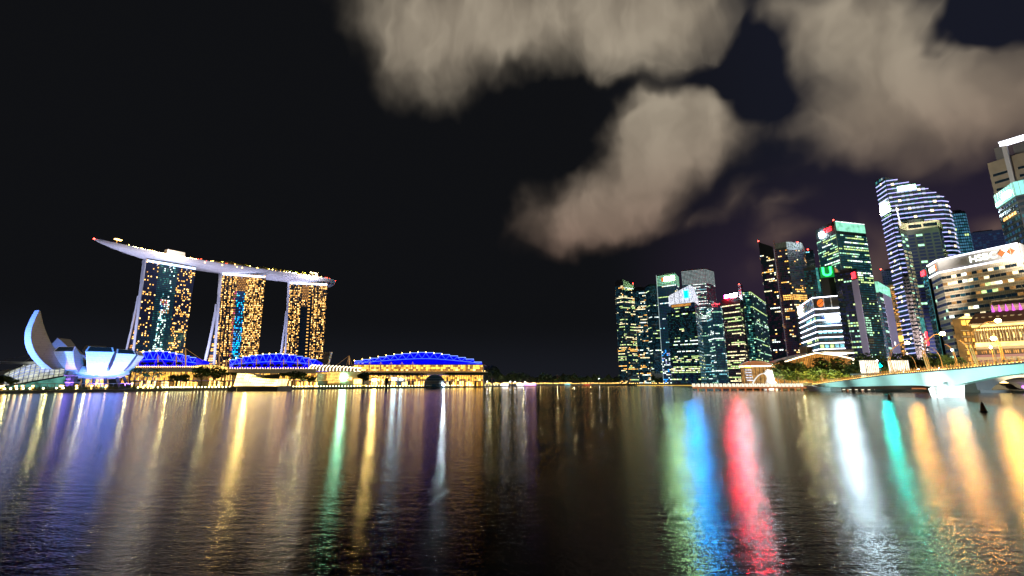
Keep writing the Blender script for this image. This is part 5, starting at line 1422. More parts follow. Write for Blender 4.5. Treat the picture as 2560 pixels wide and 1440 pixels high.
# low beige terminal under the apartment tower, banners
t = thing('terminal_building', 'low beige stepped building at the foot of the apartment tower', 'building', G(1640, 1040, GZ))
for x0, x1, y0, y1, D, mt, nm in ((1574, 1680, 934, 948, 1035, 'beige_wall', 'wall'), (1620, 1680, 929, 936, 1050, 'cream_wall', 'upper_wall'), (1660, 1679, 915, 930, 1060, 'beige_wall', 'roof_block')):
    a, b = atD(x0, y0, D), atD(x1, y1, D); MB().box((a.x, D, max(GZ, b.z)), (b.x, D + 20, a.z), mt).build(nm, t)
for x in (1590, 1612, 1616, 1625): a, b = atD(x, 936.5, 1034), atD(x + 3, 940, 1034); MB().box((a.x, 1034, b.z), (b.x, 1034.8, a.z), 'gallery_gold').build('window', t)
a, b = atD(1662, 920, 1059), atD(1677, 927, 1059); MB().box((a.x, 1059, b.z), (b.x, 1059.8, a.z), 'glass_dark').build('window', t)
bn = thing('banner', 'tall white vertical banner at the foot of the slanted crown tower', 'banner', (0, 0, 0)); MB().tube([(0, 0, 0), (0, 0, 24)], .2, 'steel', 5).build('pole', bn); MB().box((.3, -.1, 9), (5, .1, 24), 'w_white').build('cloth', bn)
fb = []
for px in (1682, 1689, 1696): place(bn, G(px, 930, GZ), 0, .8, group='white banners', first=fb)
a, b = G(1592, 975, 0), G(1742, 950, 0); m = MB(); m.obox(a + Vector((0, -1, .4)), b - a, Vector((0, 1, 0)), Vector((0, 0, .9)), 'quay_gold')
tag(m.build('quay_light', None, origin=(a.x, a.y, 0)), 'long gold light strip along the right far quay edge', 'light strip')

# ================================================================== RIGHT MIDDLE GROUND
# ---- jetty with a row of lit shelters
A_, B_ = G(1730, 352, 0), G(2012, 360, 0)
t = thing('jetty', 'long curved jetty with brown edge standing on short piles', 'jetty', (A_.x, A_.y, 0))
d = (B_ - A_); L = d.length; dn = d.normalized(); n = Vector((dn.y, -dn.x, 0))
def jp(u, off=0, z=0): return A_ + d * u + n * (off + 3.5 * math.sin(math.pi * u)) + Vector((0, 0, z))
m = MB(); r1 = []
for k in range(25):
    u = k / 24; w_ = min(1, .15 + u * 7); r1.append([jp(u, -6 * w_, 3.1), jp(u, 2 * w_, 3.1), jp(u, 2.4 * w_, 2.5), jp(u, 1.2 * w_, 1.7), jp(u, -6 * w_, 1.7)])
m.grid(r1, 'concrete', lambda j, q: 'concrete' if q == 0 else 'copper'); m.build('deck', t)
for k in range(15): p = jp(.05 + k * .066, -1, 0); MB().tube([(p.x, p.y, -1), (p.x, p.y, 1.8)], .6, 'copper', 8).build('pile', t)
bx = thing('lit_shelter', 'white glowing arched shelter in the row along the jetty', 'shelter', (0, 0, 0))
m = MB()
prof_ = [(-1.0, 0), (-1.05, 1.2), (-.9, 1.9), (-.5, 2.35), (.5, 2.35), (.9, 1.9), (1.05, 1.2), (1.0, 0)]
m.poly([(x, -.6, z) for x, z in prof_], 'jetty_box'); m.poly([(x, .9, z) for x, z in reversed(prof_)], 'jetty_box')
for (x0, z0), (x1, z1) in zip(prof_, prof_[1:]): m.poly([(x0, -.6, z0), (x0, .9, z0), (x1, .9, z1), (x1, -.6, z1)], 'jetty_box')
m.build('shell', bx)
m = MB(); m.tube([(x * 1.06, -.68, z * 1.03) for x, z in prof_], .17, 'dark_wall', 5); m.tube([(0, -.68, 0), (0.2, -.68, 1.7)], .09, 'steel', 5); m.build('frame', bx)
fb = []; ang = math.atan2(dn.y, dn.x)
for k in range(27): place(bx, jp(.012 + k * .0365, .2, 3.1), ang, 1.02, group='glowing shelters on the jetty', first=fb)

# ---- water-spouting statue (generic lion headed fish fountain)
D = 385; p = G(1925, D, 3)
t = thing('fountain_statue', 'bright white lion headed fish fountain statue spouting water leftwards', 'statue', (p.x, p.y, GZ))
m = MB(); m.lathe([(5.2, -3), (5.2, .4), (4.4, .8), (3.6, 1.2), (3.5, 1.6)], 'statue', p, 20); m.build('pedestal', t, smooth=True)
m = MB()
body = [(0, 0, 1.2, 3.3), (.3, 0, 3, 3.5), (.7, 0, 5.2, 3.1), (.5, 0, 7.2, 2.6), (0, 0, 9, 2.5), (-.6, 0, 10.8, 2.7), (-1.0, 0, 12.2, 2.4), (-.8, 0, 13.4, 1.5), (-.6, 0, 14, .4)]
m.tube([(p.x + a, p.y + b, p.z + c) for a, b, c, _ in body], [r for *_, r in body], 'statue', 18)
m.build('body', t, smooth=True)
m = MB(); m.tube([(p.x - 2.2, p.y - .2, p.z + 11.2), (p.x - 3.6, p.y - .3, p.z + 10.8), (p.x - 4.3, p.y - .3, p.z + 10.5)], [1.5, 1.2, .8], 'statue', 12); m.build('muzzle', t, smooth=True)
m = MB()
for q in range(20):
    a = q * .9; z = 4.5 + (q % 10) * .95; m.ball((p.x + 2.3 + .4 * math.sin(a), p.y + 1.6 * math.cos(a * 1.7), p.z + z), .75, 'statue', 8)
m.build('mane', t)
m = MB(); m.tube([(p.x + 2.5, p.y, p.z + 1.5), (p.x + 4.4, p.y, p.z + 1.8), (p.x + 5, p.y, p.z + 3.2), (p.x + 4.2, p.y, p.z + 4.2)], [1.6, 1.2, .9, .3], 'statue', 10); m.build('tail_fin', t)
m = MB()
for s_ in (-1, 1): m.lathe([(.7, 0), (.5, .8), (.1, 1.2)], 'statue', (p.x - .4, p.y + s_ * 1.7, p.z + 13), 8)
m.build('ear', t)
m = MB(); js = [(p.x - 4.3 - 15 * u, p.y - .5 - 6 * u, p.z + 10.5 + 1.2 * u - 11.5 * u * u) for u in [k / 12 for k in range(13)]]
m.tube(js, [.3 + .35 * k / 12 for k in range(13)], 'water_jet', 8); tag(m.build('water_jet', t), None)
spot((p.x - 6, p.y - 26, 4), (p.x, p.y, 9), 160000, (1, .97, .88), 50)
# ---- sign column and round pavilion left of it
D = 400
p = atD(1868, 950, D); t = thing('banner_tower', 'slim tilted tower of stacked lit panels left of the fountain statue', 'sign tower', (p.x, D, GZ))
a, b = atD(1869, 953, D), atD(1862, 914, D)
m = MB()
for q in range(6):
    s0, s1 = q / 6 + .02, (q + .55) / 6; l0, l1 = a + (b - a) * s0, a + (b - a) * s1
    MB().hexa([l0, l0 + Vector((5, 0, 0)), l0 + Vector((5, 1, 0)), l0 + Vector((0, 1, 0)), l1, l1 + Vector((5, 0, 0)), l1 + Vector((5, 1, 0)), l1 + Vector((0, 1, 0))], 'crown_white' if q < 5 else 'sign_yellow').build('light_panel', t)
for s_ in (-.6, 5.2): MB().tube([a + Vector((s_, .5, -2)), b + Vector((s_, .5, 1))], .3, 'cream_wall', 6).build('post', t)
c = atD(1888, 910, 430); t = thing('round_pavilion', 'round copper roofed pavilion with orange lit rim behind the banner tower', 'pavilion', (c.x, 430, GZ))
m = MB().lathe([(.1, 7), (8, 6.2), (14, 3.4), (14.5, 2.2)], 'copper', (c.x, 430, c.z - 4), 32); m.build('roof', t, smooth=True)
MB().lathe([(14, 1.2), (14, 2.4)], 'led_warm', (c.x, 430, c.z - 4), 32).build('light_rim', t)
MB().lathe([(12.5, GZ), (12.5, c.z - 3)], 'w_ochre', (c.x, 430, 0), 24).build('glass_wall', t)
m = MB()
for q in range(24): an = R(q * 15); m.tube([(c.x + 12.9 * math.cos(an), 430 + 12.9 * math.sin(an), GZ), (c.x + 12.9 * math.cos(an), 430 + 12.9 * math.sin(an), c.z - 2.5)], .25, 'bark', 5)
m.build('column', t)
# ---- long waterfront restaurant with lit roof edge
D = 405
R1 = [(1958, 903), (1990, 893), (2036, 881), (2088, 887), (2128, 896)]
t = thing('waterfront_hall', 'glass waterfront restaurant hall with glowing zigzag roof edge behind the trees', 'hall', (atD(2040, 950, D).x, D, GZ))
tp = [atD(x, y, D) for x, y in R1]
m = MB().prism([(q.x, q.y + 1.5) for q in tp] + [(tp[-1].x, D + 25), (tp[0].x, D + 25)], GZ, [q.z - 1.5 for q in tp] + [tp[-1].z - 3, tp[0].z - 3], 'interior_orange'); o = m.build('glass_wall', t)
m = MB()
for q in range(44):
    u = q / 43 * 4; i = min(3, int(u)); f = u - i; k = tp[i] + (tp[i + 1] - tp[i]) * f; m.tube([(k.x, D + 1.1, GZ), (k.x, D + 1.1, k.z - 1.6)], .2, 'bark', 4)
for zz in (10, 18): m.obox((tp[0].x, D + .9, zz), (tp[-1].x - tp[0].x, 0, 0), (0, .5, 0), (0, 0, .9), 'bark')
m.build('mullion', o)
m = MB()
for a, b in zip(tp, tp[1:]): m.hexa([a + Vector((0, -2, -1.3)), b + Vector((0, -2, -1.3)), b + Vector((0, 26, -1.3)), a + Vector((0, 26, -1.3)), a + Vector((0, -2, 0)), b + Vector((0, -2, 0)), b + Vector((0, 26, 0)), a + Vector((0, 26, 0))], 'cream_wall')
m.build('roof', t)
m = MB()
for a, b in zip(tp, tp[1:]): m.tube([a + Vector((0, -2.3, -.6)), b + Vector((0, -2.3, -.6))], .42, 'led_warm', 5)
m.build('light_strip', t)
a, b, c_ = atD(2128, 896, D), atD(2131, 911, D), atD(2126, 940, D)
m = MB(); m.tube([a + Vector((0, -2, 0)), b + Vector((0, -2, 0)), c_ + Vector((0, -2, 0))], [.8, .9, .6], 'led_warm', 6); m.build('end_fin', t)
a, b = atD(2060, 873, 430), atD(2134, 880, 430)
t = thing('oval_canopy', 'long grey oval canopy with unreadable dark lettering above the restaurant roof', 'canopy', (a.x, 430, b.z))
m = MB(); cx, hw = (a.x + b.x) / 2, (b.x - a.x) / 2; hz = (a.z - b.z) / 2; ring = [(cx + hw * math.copysign(abs(math.cos(q)) ** .5, math.cos(q)), (a.z + b.z) / 2 + hz * math.copysign(abs(math.sin(q)) ** .7, math.sin(q))) for q in [2 * math.pi * k / 28 for k in range(28)]]
m.poly([(x, 429, z) for x, z in ring], 'grey_wall'); m.poly([(x, 436, z) for x, z in reversed(ring)], 'grey_wall')
for k in range(28): (x0, z0), (x1, z1) = ring[k], ring[(k + 1) % 28]; m.poly([(x0, 429, z0), (x0, 436, z0), (x1, 436, z1), (x1, 429, z1)], 'grey_wall')
m.build('fascia', t)
MB().box((a.x + 1, 428, b.z - 1.4), (b.x - 1, 440, b.z - .6), 'led_warm').build('light_strip', t)
for q in range(4): x = a.x + 4 + q * (b.x - a.x - 8) / 3; MB().tube([(x, 433, GZ), (x, 433, b.z)], .4, 'grey_wall', 6).build('column', t)
p0, p1 = atD(2014, 866, 425), atD(2032, 884, 425)
t = thing('striped_block', 'small cream block with vertical slots above the restaurant roof', 'building', (p0.x, 425, GZ)); m = MB().box((p0.x, 425, GZ), (p1.x, 435, p0.z), 'cream_wall'); m.build('wall', t)
for q in range(3): x = p0.x + 1.2 + q * 2; MB().box((x, 424.6, p1.z), (x + .9, 424.95, p0.z - .6), 'bark').build('slot_window', t)

# ---- lit trees by the fountain
protos = []
for i, (mats_, lab) in enumerate(((('leaf_dark', 'leaf', 'leaf'), 'dark bushy tree'), (('leaf_yellow', 'leaf'), 'yellow-green lit tree'), (('leaf', 'leaf_yellow', 'leaf_dark'), 'mixed green tree'))):
    protos.append(make_tree(16, 7.5, mats_, 40 + i, lab, n=900, s=.62))
first = []
names_ = ['directly right of the fountain statue', 'second right of the fountain statue', 'third right of the fountain statue', 'fourth right of the fountain statue', 'fifth right of the fountain statue', 'sixth right of the statue, beneath the roof peak', 'seventh right of the statue', 'eighth right of the statue', 'ninth right of the statue', 'last before the lit end fin of the restaurant']
for q, px in enumerate((1946, 1962, 1980, 1997, 2016, 2036, 2056, 2078, 2099, 2118)):
    k = (0, 0, 2, 1, 1, 1, 0, 1, 2, 2)[q]
    place(protos[k], G(px, 388 + (q % 3) * 4, GZ), q * 1.3, (1.25, 1.5, 1.0, 1.45, 1.1, 1.0, 1.6, 1.15, 1.65, 1.3)[q], ('dark bushy tree ', 'yellow-green lit tree ', 'mixed green tree ')[k] + names_[q], 'trees before the waterfront hall', first)
for q in range(10):
    px = 1950 + q * 19; p = G(px, 374, GZ + 3.5 + q * .25); point(p, 4500 + q * 700, (1, .9, .35), .5)
gl = lamp_proto('garden_lamp', 'small bright ground lamp among the trees before the waterfront hall', 1.4, 'lamp_small', .7); fb = []
for q in range(34):
    px = 1940 + q * 5.6; place(gl, G(px, 374 + (q * 7) % 6, GZ + (q * 5) % 3 * .8), 0, 1, group='ground lamps under the lit trees', first=fb)
# dark trees behind the bridge
for q, px in enumerate(range(2138, 2420, 17)):
    lab = 'dark street tree behind the bridge, in the row under the towers'
    place(protos[(0, 2, 0, 0)[q % 4]], G(px, 330, GZ + 4), q, 1.0 + (q * 7 % 5) * .09, lab, 'dark trees behind the bridge', first)
tag(MB().box((G(2120, 320).x, 318, GZ), (G(2600, 320).x + 60, 520, GZ + 4.3), 'quay').build('bank', None), kind='structure')
for px, D, lab in ((2145, 318, 'white lit glass kiosk row, left one behind the bridge ramp'), (2216, 318, 'white lit glass box beside the trees behind the bridge railing')):
    a, b = atD(px, 902, D), atD(px + (34 if px < 2200 else 38), 915, D)
    t = thing('glass_kiosk', lab, 'kiosk', (a.x, D, GZ + 4.3)); o = MB().box((a.x, D - 6, GZ + 4.3), (b.x, D - 1, a.z), 'jetty_box').build('glass_wall', t)
    m = MB()
    for q in range(8): x = a.x + (b.x - a.x) * q / 7; m.box((x - .1, D - 6.2, GZ + 4.3), (x + .1, D - 6.02, a.z), 'steel')
    m.build('mullion', o); MB().box((a.x - .6, D - 6.6, a.z), (b.x + .6, D, a.z + .4), 'grey_wall').build('roof', t)

# ---- colonnaded hotel at the right edge
K = 1.32; a = atD(2428, 812, 345); b = atD(2600, 790, 318)
t = thing('colonnaded_hotel', 'gold lit classical hotel with brown roof and pink lit columns at the right edge', 'hotel', (a.x, 250, GZ))
Ln = Vector((b.x - a.x, b.y - a.y, 0)); 
def hb(name, z0, z1, t0, t1, mt, u0=0, u1=1, parent=None):
    m = MB(); fbox(m, a, b, u0, u1, z0, z1, t0, t1, mt); return m.build(name, parent or t)
zE = a.z  # eaves
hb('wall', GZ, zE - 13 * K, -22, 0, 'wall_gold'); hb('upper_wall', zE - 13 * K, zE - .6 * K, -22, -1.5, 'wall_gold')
hb('cornice', zE - 14.5 * K, zE - 13 * K, -1.5, 1.4, 'cream_wall'); hb('cornice_light', zE - 13 * K, zE - 10.6 * K, -1.4, .2, 'cornice_gold')
hb('eaves', zE - .6 * K, zE + .4 * K, -22, 1.6, 'cream_wall', -.03, 1.02); hb('eaves_light', zE - 1.6 * K, zE - .6 * K, -1.4, .9, 'cornice_gold')
hb('lower_cornice', zE - 19 * K, zE - 17.6 * K, 0, 3.4, 'column_pink', -.1, 1); hb('lower_fascia', zE - 20.6 * K, zE - 19 * K, 0, 2.6, 'beige_wall', -.08, 1)
m = MB(); A2, B2 = Vector((a.x, a.y, 0)), Vector((b.x, b.y, 0)); dd = B2 - A2; nn = Vector((dd.y, -dd.x, 0)).normalized()
e0, e1 = A2 + nn * 1.8 - dd * .05, B2 + nn * 1.8 + dd * .02; r0, r1_ = A2 - nn * 10 + dd * .08, B2 - nn * 10 + dd * .02
z_ = Vector((0, 0, zE + .45 * K)); zr = Vector((0, 0, zE + 7.2 * K))
m.poly([e0 + z_, e1 + z_, r1_ + zr, r0 + zr], 'roof_brown'); m.poly([e0 + z_, r0 + zr, A2 - nn * 22 - dd * .05 + z_], 'roof_brown'); rf = m.build('roof', t)
m = MB()
for q in range(9):
    u = .08 + q * .1; p = e0 + (e1 - e0) * u + (r0 - e0) * .5 + Vector((0, 0, zE + 4.0 * K)); m.box((p.x - .8, p.y - .3, p.z - .5), (p.x + .8, p.y + 1, p.z + .5), 'beige_wall')
m.build('roof_vent', rf)
for q in range(9):
    u = .06 + q * .115
    m = MB(); c = A2 + dd * u + nn * 1.2; m.lathe([(1.7, GZ + 4), (1.5, GZ + 8), (1.4, zE - 21.5 * K), (2.0, zE - 20.7 * K)], 'column_pink', (c.x, c.y, 0), 12); m.build('column', t)
for q in range(9):
    u = .10 + q * .115
    m = MB(); fbox(m, a, b, u, u + .05, GZ + 6, zE - 22 * K, .1, .5, 'gallery_gold'); m.build('window', t)
    for r_ in range(3): m = MB(); fbox(m, a, b, u - .03 + r_ * .03, u - .012 + r_ * .03, zE - 16.9 * K, zE - 15.3 * K, .2, .5, 'w_amber'); m.build('window', t)
for q in range(20):
    u = .06 + q * .047; m = MB(); fbox(m, a, b, u, u + .02, zE - 8.5 * K, zE - 5.5 * K, -1.4, -1.0, 'cornice_gold' if q % 2 else 'w_ochre'); m.build('window', t)
for q in range(22):
    u = .03 + q * .045; m = MB(); fbox(m, a, b, u, u + .012, zE - 13 * K, zE - 2 * K, -1.5, -.9, 'cream_wall'); m.build('pilaster', t)
for q in range(30):
    u = .03 + q * .033; m = MB(); fbox(m, a, b, u, u + .008, zE - 3.6 * K, zE - 2.9 * K, -1.45, -.8, 'lamp_small'); m.build('frieze_lamp', t)
hb('dark_soffit', zE - 17.6 * K, zE - 15 * K, .02, .3, 'bark')
hb('rear_block', zE, zE + 15 * K, -40, -22, 'beige_wall', .35, 1.1); hb('attic_block', zE, zE + 11 * K, -19, -12, 'beige_wall', .33, 1.1)
hb('parapet', zE + 9.2 * K, zE + 10 * K, -12, -11.5, 'cream_wall', .33, 1.1)
for q in range(6): 
    m = MB(); c = A2 + dd * (.36 + q * .1) - nn * 10.5; m.lathe([(1.0, zE + 5.8 * K), (.8, zE + 8 * K), (.1, zE + 11.4 * K)], 'roof_magenta', (c.x, c.y, 0), 8); m.build('uplit_niche', t)
# gabled corner lodge
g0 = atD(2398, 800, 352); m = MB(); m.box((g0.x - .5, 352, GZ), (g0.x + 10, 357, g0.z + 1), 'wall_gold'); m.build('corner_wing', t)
m = MB(); x0, x1, zt = g0.x - 2.2, g0.x + 12, g0.z + 1
m.poly([(x0, 351, zt), (x1, 351, zt), ((x0 + x1) / 2, 351, zt + 2.4)], 'cornice_gold'); m.poly([(x0, 351, zt + .02), ((x0 + x1) / 2, 351, zt + 2.5), ((x0 + x1) / 2, 358, zt + 2.5), (x0, 358, zt + .02)], 'cream_wall'); m.poly([((x0 + x1) / 2, 351, zt + 2.5), (x1, 351, zt + .02), (x1, 358, zt + .02), ((x0 + x1) / 2, 358, zt + 2.5)], 'cream_wall'); m.build('gable', t)
for r_ in range(6):
    for q in range(3): MB().box((g0.x + .9 + q * 3.1, 351.5, zt - 13 - r_ * 5), (g0.x + 2.3 + q * 3.1, 351.9, zt - 10.4 - r_ * 5), 'w_amber' if (q + r_) % 3 else 'gallery_gold').build('window', t)
    MB().box((g0.x - .7, 351.3, zt - 9.6 - r_ * 5), (g0.x + 10.2, 351.95, zt - 9.2 - r_ * 5), 'cream_wall').build('string_course', t)
for q in range(2): MB().box((g0.x + 1.2 + q * 4, 351.4, zt - 5.2), (g0.x + 4 + q * 4, 351.9, zt - 1.2), 'gallery_gold').build('window', t)
spot((a.x - 35, a.y - 45, 12), (a.x + 5, a.y - 8, 26), 90000, (1, .5, .25), 70)

# ---- near footbridge with cyan lit girder
def bl(px, py, D): return atD(px, py, D)
def Dof(px):  # bridge axis through two piers
    x1, d1, x2, d2 = G(2045, 344).x, 344.0, G(2335, 191).x, 191.0
    # solve X = (px-1280)*D/1145.8 on the line
    s_ = (x2 - x1) / (d2 - d1); k = (px - 1280) / 1145.8
    return (x1 - s_ * d1) / (k - s_)
def interp(tab, x):
    for (x0, y0), (x1, y1) in zip(tab, tab[1:]):
        if x0 <= x <= x1: return y0 + (y1 - y0) * (x - x0) / (x1 - x0)
    return tab[0][1] if x < tab[0][0] else tab[-1][1] + (x - tab[-1][0]) * (tab[-1][1] - tab[-2][1]) / (tab[-1][0] - tab[-2][0])
TOP = [(2008, 963), (2033, 961), (2219, 936.5), (2372, 924), (2560, 906.5), (2700, 895)]
BOT = [(2008, 966), (2074, 968.5), (2150, 966), (2210, 964), (2273, 963.5), (2310, 966), (2341, 968), (2370, 963), (2410, 954), (2459, 943), (2510, 936), (2560, 930.5), (2700, 915)]
t = thing('footbridge', 'curved pedestrian bridge with pale cyan floodlit girder and white V pier', 'bridge', (G(2335, 191).x, 191, 0))
ax = Vector((G(2335, 191).x - G(2045, 344).x, 191 - 344, 0)).normalized(); bn_ = Vector((-ax.y, ax.x, 0))
if bn_.x < 0: bn_ = -bn_
W_ = 7.0
rows = []; topl = []
px = 2012
while px <= 2700:
    Dd = Dof(px); tp_, bt = atD(px, interp(TOP, px), Dd), atD(px, interp(BOT, px), Dd)
    if bt.z > tp_.z - .5: bt.z = tp_.z - .5
    topl.append(tp_)
    rows.append([tp_ + bn_ * .3 + Vector((0, 0, .1)), tp_ + Vector((0, 0, -.35)), bt + bn_ * 2.2 + Vector((0, 0, .0)), bt + bn_ * (W_ - 2.2), tp_ + bn_ * W_ + Vector((0, 0, -.35))]); px += 8
MB().grid(rows, 'girder').build('girder', t, smooth=False)
m = MB()
for p, q in zip(topl, topl[1:]): m.hexa([p - bn_ * .3 + Vector((0, 0, -.3)), q - bn_ * .3 + Vector((0, 0, -.3)), q + bn_ * W_ + Vector((0, 0, -.3)), p + bn_ * W_ + Vector((0, 0, -.3)), p - bn_ * .3 + Vector((0, 0, .2)), q - bn_ * .3 + Vector((0, 0, .2)), q + bn_ * W_ + Vector((0, 0, .2)), p + bn_ * W_ + Vector((0, 0, .2))], 'dark_wall')
m.build('deck', t)
# railings: posts and rails
tot = [0]
for p, q in zip(topl, topl[1:]): tot.append(tot[-1] + (q - p).length)
def along(s_):
    for i in range(len(tot) - 1):
        if tot[i] <= s_ <= tot[i + 1]: f = (s_ - tot[i]) / (tot[i + 1] - tot[i]); return topl[i] + (topl[i + 1] - topl[i]) * f
    return topl[-1]
rl = MB()
for off in (0.1, W_ - .4):
    for hh in (.6, 1.1, 1.5): rl.tube([p + bn_ * off + Vector((0, 0, hh)) for p in topl], .05, 'rail_gold', 4)
rl.build('handrail', t)
s_ = 0; k = 0; frp = MB()
while s_ < tot[-1] and k < 95:
    p = along(s_); h_ = 2.1
    m = MB().tube([p + bn_ * .1, p + bn_ * .05 + Vector((0, 0, h_))], .11, 'rail_gold', 5); m.build('railing_post', t); s_ += tot[-1] / 95; k += 1; frp.tube([p + bn_ * (W_ - .4), p + bn_ * (W_ - .3) + Vector((0, 0, h_))], .11, 'rail_gold', 5)
frp.build('far_railing_post', t, kind='stuff')
m = MB(); k = 0
while k < 150: p = along(tot[-1] * k / 150); m.ball(p + bn_ * -.05 + Vector((0, 0, .32)), .10, 'lamp_small', 5); k += 1
m.build('deck_light', t)
# V pier
D = 191; c = G(2335, D, 0)
m = MB(); w2 = 2.6
for sx, wt in ((-1, 1), (1, 1)):
    b0, b1 = (-4.2, -.02) if sx < 0 else (.02, 3.6); t0, t1 = (-6.4, -2.2) if sx < 0 else (1.4, 5.6)
    zt_ = 6.2 if sx < 0 else 4.6
    m.hexa([c + ax * b0 * -1 + Vector((0, 0, -1)), c + ax * -b1 + Vector((0, 0, -1)), c + ax * -b1 + bn_ * W_ + Vector((0, 0, -1)), c + ax * -b0 + bn_ * W_ + Vector((0, 0, -1)),
            c + ax * -t0 + Vector((0, 0, zt_)), c + ax * -t1 + Vector((0, 0, zt_ - 1.0)), c + ax * -t1 + bn_ * W_ + Vector((0, 0, zt_ - 1.0)), c + ax * -t0 + bn_ * W_ + Vector((0, 0, zt_))], 'white_shell')
m.build('pier', t)
p0, p1 = G(2016, 346, 0), G(2072, 330, 0)
m = MB().hexa([p0 + Vector((1.5, 0, -1)), p1 + Vector((0, 0, -1)), p1 + bn_ * 7 + Vector((0, 0, -1)), p0 + bn_ * 7 + Vector((0, 0, -1)), p0 + Vector((-1, 0, 4)), p1 + Vector((.5, 0, 2.4)), p1 + bn_ * 7 + Vector((0, 0, 2.4)), p0 + bn_ * 7 + Vector((0, 0, 4))], 'white_shell'); m.build('abutment', t)
fl = -bn_
for (px_, off, pw, tz, col_) in ((2080, 30, 60000, 5, (.45, .85, .8)), (2160, 30, 60000, 6, (.45, .88, .82)), (2250, 26, 55000, 7, (.5, .9, .85)), (2420, 22, 45000, 9, (.42, .88, .80)), (2520, 20, 36000, 9, (.42, .88, .80))):
    Dd = Dof(px_); c_ = G(px_, Dd, 0); s_l = c_ + fl * off + Vector((0, 0, .8)); spot(s_l, c_ + Vector((0, 0, tz)), pw, col_, 95, .4, .9)
spot(c + fl * 12 + ax * 6 + Vector((0, 0, .6)), c + Vector((0, 0, 3)), 16000, (.8, 1, .96), 100, .3, .8)
spot(c + fl * 12 - ax * 10 + Vector((0, 0, .6)), c - ax * 2 + Vector((0, 0, 3)), 16000, (.8, 1, .96), 100, .3, .8)
spot(c + Vector((4, -24, 1)), c + Vector((4, 0, 3)), 26000, (.8, 1, .96), 70, .3, .8)
# low lit walkway edge seen under the bridge
a, b = G(2074, 345, 0), G(2300, 318, 0)
w_t = thing('boardwalk', 'low brown boardwalk on posts seen beneath the footbridge', 'boardwalk', (a.x, a.y, 0))
m = MB().obox(a + Vector((0, -4, 1.7)), b - a, (0, 5, 0), (0, 0, .9), 'copper'); m.build('deck', w_t)
for q in range(7): p = a + (b - a) * (q / 6); MB().tube([(p.x, p.y - 3, -1), (p.x, p.y - 3, 1.8)], .5, 'copper', 8).build('pile', w_t)
fb = []
ul = thing('edge_light', 'small white light under the boardwalk edge beneath the footbridge', 'edge light', (0, 0, 0)); MB().box((-.9, -.2, -.3), (.9, .2, .3), 'jetty_box').build('lens', ul); MB().box((-1, .2, -.35), (1, .35, .35), 'steel').build('housing', ul)
for q in range(14): p = a + (b - a) * ((q + .5) / 14); place(ul, (p.x, p.y - 4.4, 1.2), 0, 1, group='edge lights under the boardwalk', first=fb)

# ---- road bridge behind with arches and traffic
D = 286
a0, a1 = G(2425, D, 0), G(2700, D, 0)
rb = thing('road_bridge', 'grey concrete arched road bridge behind the footbridge at right', 'bridge', (a0.x, D, 0))
m = MB(); top_z = 11.0
x_l, x_p0, x_p1, x_r = G(2200, D).x, G(2441, D).x, G(2476, D).x, G(2720, D).x
arch = [(x_p1, 2.2)]
xs0, xs1 = G(2476, D).x, G(2640, D).x
for k in range(13):
    u = k / 12; arch.append((xs0 + (xs1 - xs0) * u, 2.2 + 7.2 * math.sin(math.pi * u) ** .75))
face = [(x_p0 - 2, 0)] + [(x_p1, 0)] + arch[1:] + [(x_r, 2), (x_r, top_z), (x_p0 - 14, top_z), (x_p0 - 8, 8.5), (x_p0 - 2, 6)]
lo = [(x, z) for x, z in arch[1:]]
for (x0, z0), (x1, z1) in zip(lo, lo[1:]): m.hexa([(x0, D, z0), (x1, D, z1), (x1, D + 22, z1), (x0, D + 22, z0), (x0, D, top_z), (x1, D, top_z), (x1, D + 22, top_z), (x0, D + 22, top_z)], 'concrete')
m.build('arch', rb)
m = MB().hexa([(x_p0, D, -1), (x_p1, D, -1), (x_p1, D + 22, -1), (x_p0, D + 22, -1), (x_p0 - 1, D, top_z), (x_p1, D, top_z), (x_p1, D + 22, top_z), (x_p0 - 1, D + 22, top_z)], 'concrete'); m.build('pier', rb)
MB().box((G(2436, D).x, D - 2.5, -1), (G(2700, D).x, D - .2, 1.6), 'concrete').build('pier_base', rb)
MB().box((x_l, D - 1, top_z), (x_r + 40, D + 24, top_z + 1.0), 'concrete').build('deck', rb)
MB().box((x_l, D + .5, top_z + 1.02), (x_r + 40, D + 22, top_z + 1.06), 'asphalt').build('roadway', rb)
m = MB()
for k in range(40): x = x_l + (x_r + 40 - x_l) * k / 39; m.tube([(x, D - .6, top_z + 1), (x, D - .6, top_z + 2.1)], .08, 'rail_gold', 5)
m.tube([(x_l, D - .6, top_z + 2.1), (x_r + 40, D - .6, top_z + 2.1)], .08, 'rail_gold', 5); m.build('railing', rb)
a, b = atD(2494, 946, 330), atD(2544, 958, 330); q_ = thing('under_bridge_hall', 'blazing white lit hall front seen through the road bridge arch', 'shop front', (a.x, 330, GZ)); MB().box((a.x, 329, max(GZ, b.z)), (b.x, 331, a.z), 'pavilion_white').build('glass_wall', q_); MB().box((a.x - 1, 328, a.z), (b.x + 1, 332, a.z + .5), 'concrete').build('roof', q_)
a, b = atD(2372, 950, 325), atD(2418, 960, 325); q_ = thing('quay_shop', 'white lit shop front low on the quay left of the road bridge pier', 'shop front', (a.x, 325, GZ)); MB().box((a.x, 324, max(GZ, b.z)), (b.x, 327, a.z), 'pavilion_white').build('glass_wall', q_); MB().box((a.x - 1, 323, a.z), (b.x + 1, 328, a.z + .6), 'canopy').build('roof', q_)
p = G(2556, 300, 3.4); q_ = thing('violet_lamp', 'violet white lamp low under the road bridge at the right edge', 'lamp', (p.x, p.y, GZ)); MB().tube([(p.x, p.y, GZ), (p.x, p.y, 3)], .15, 'steel', 6).build('post', q_); MB().ball(p, .8, 'sign_violet', 8).build('lamp_head', q_)
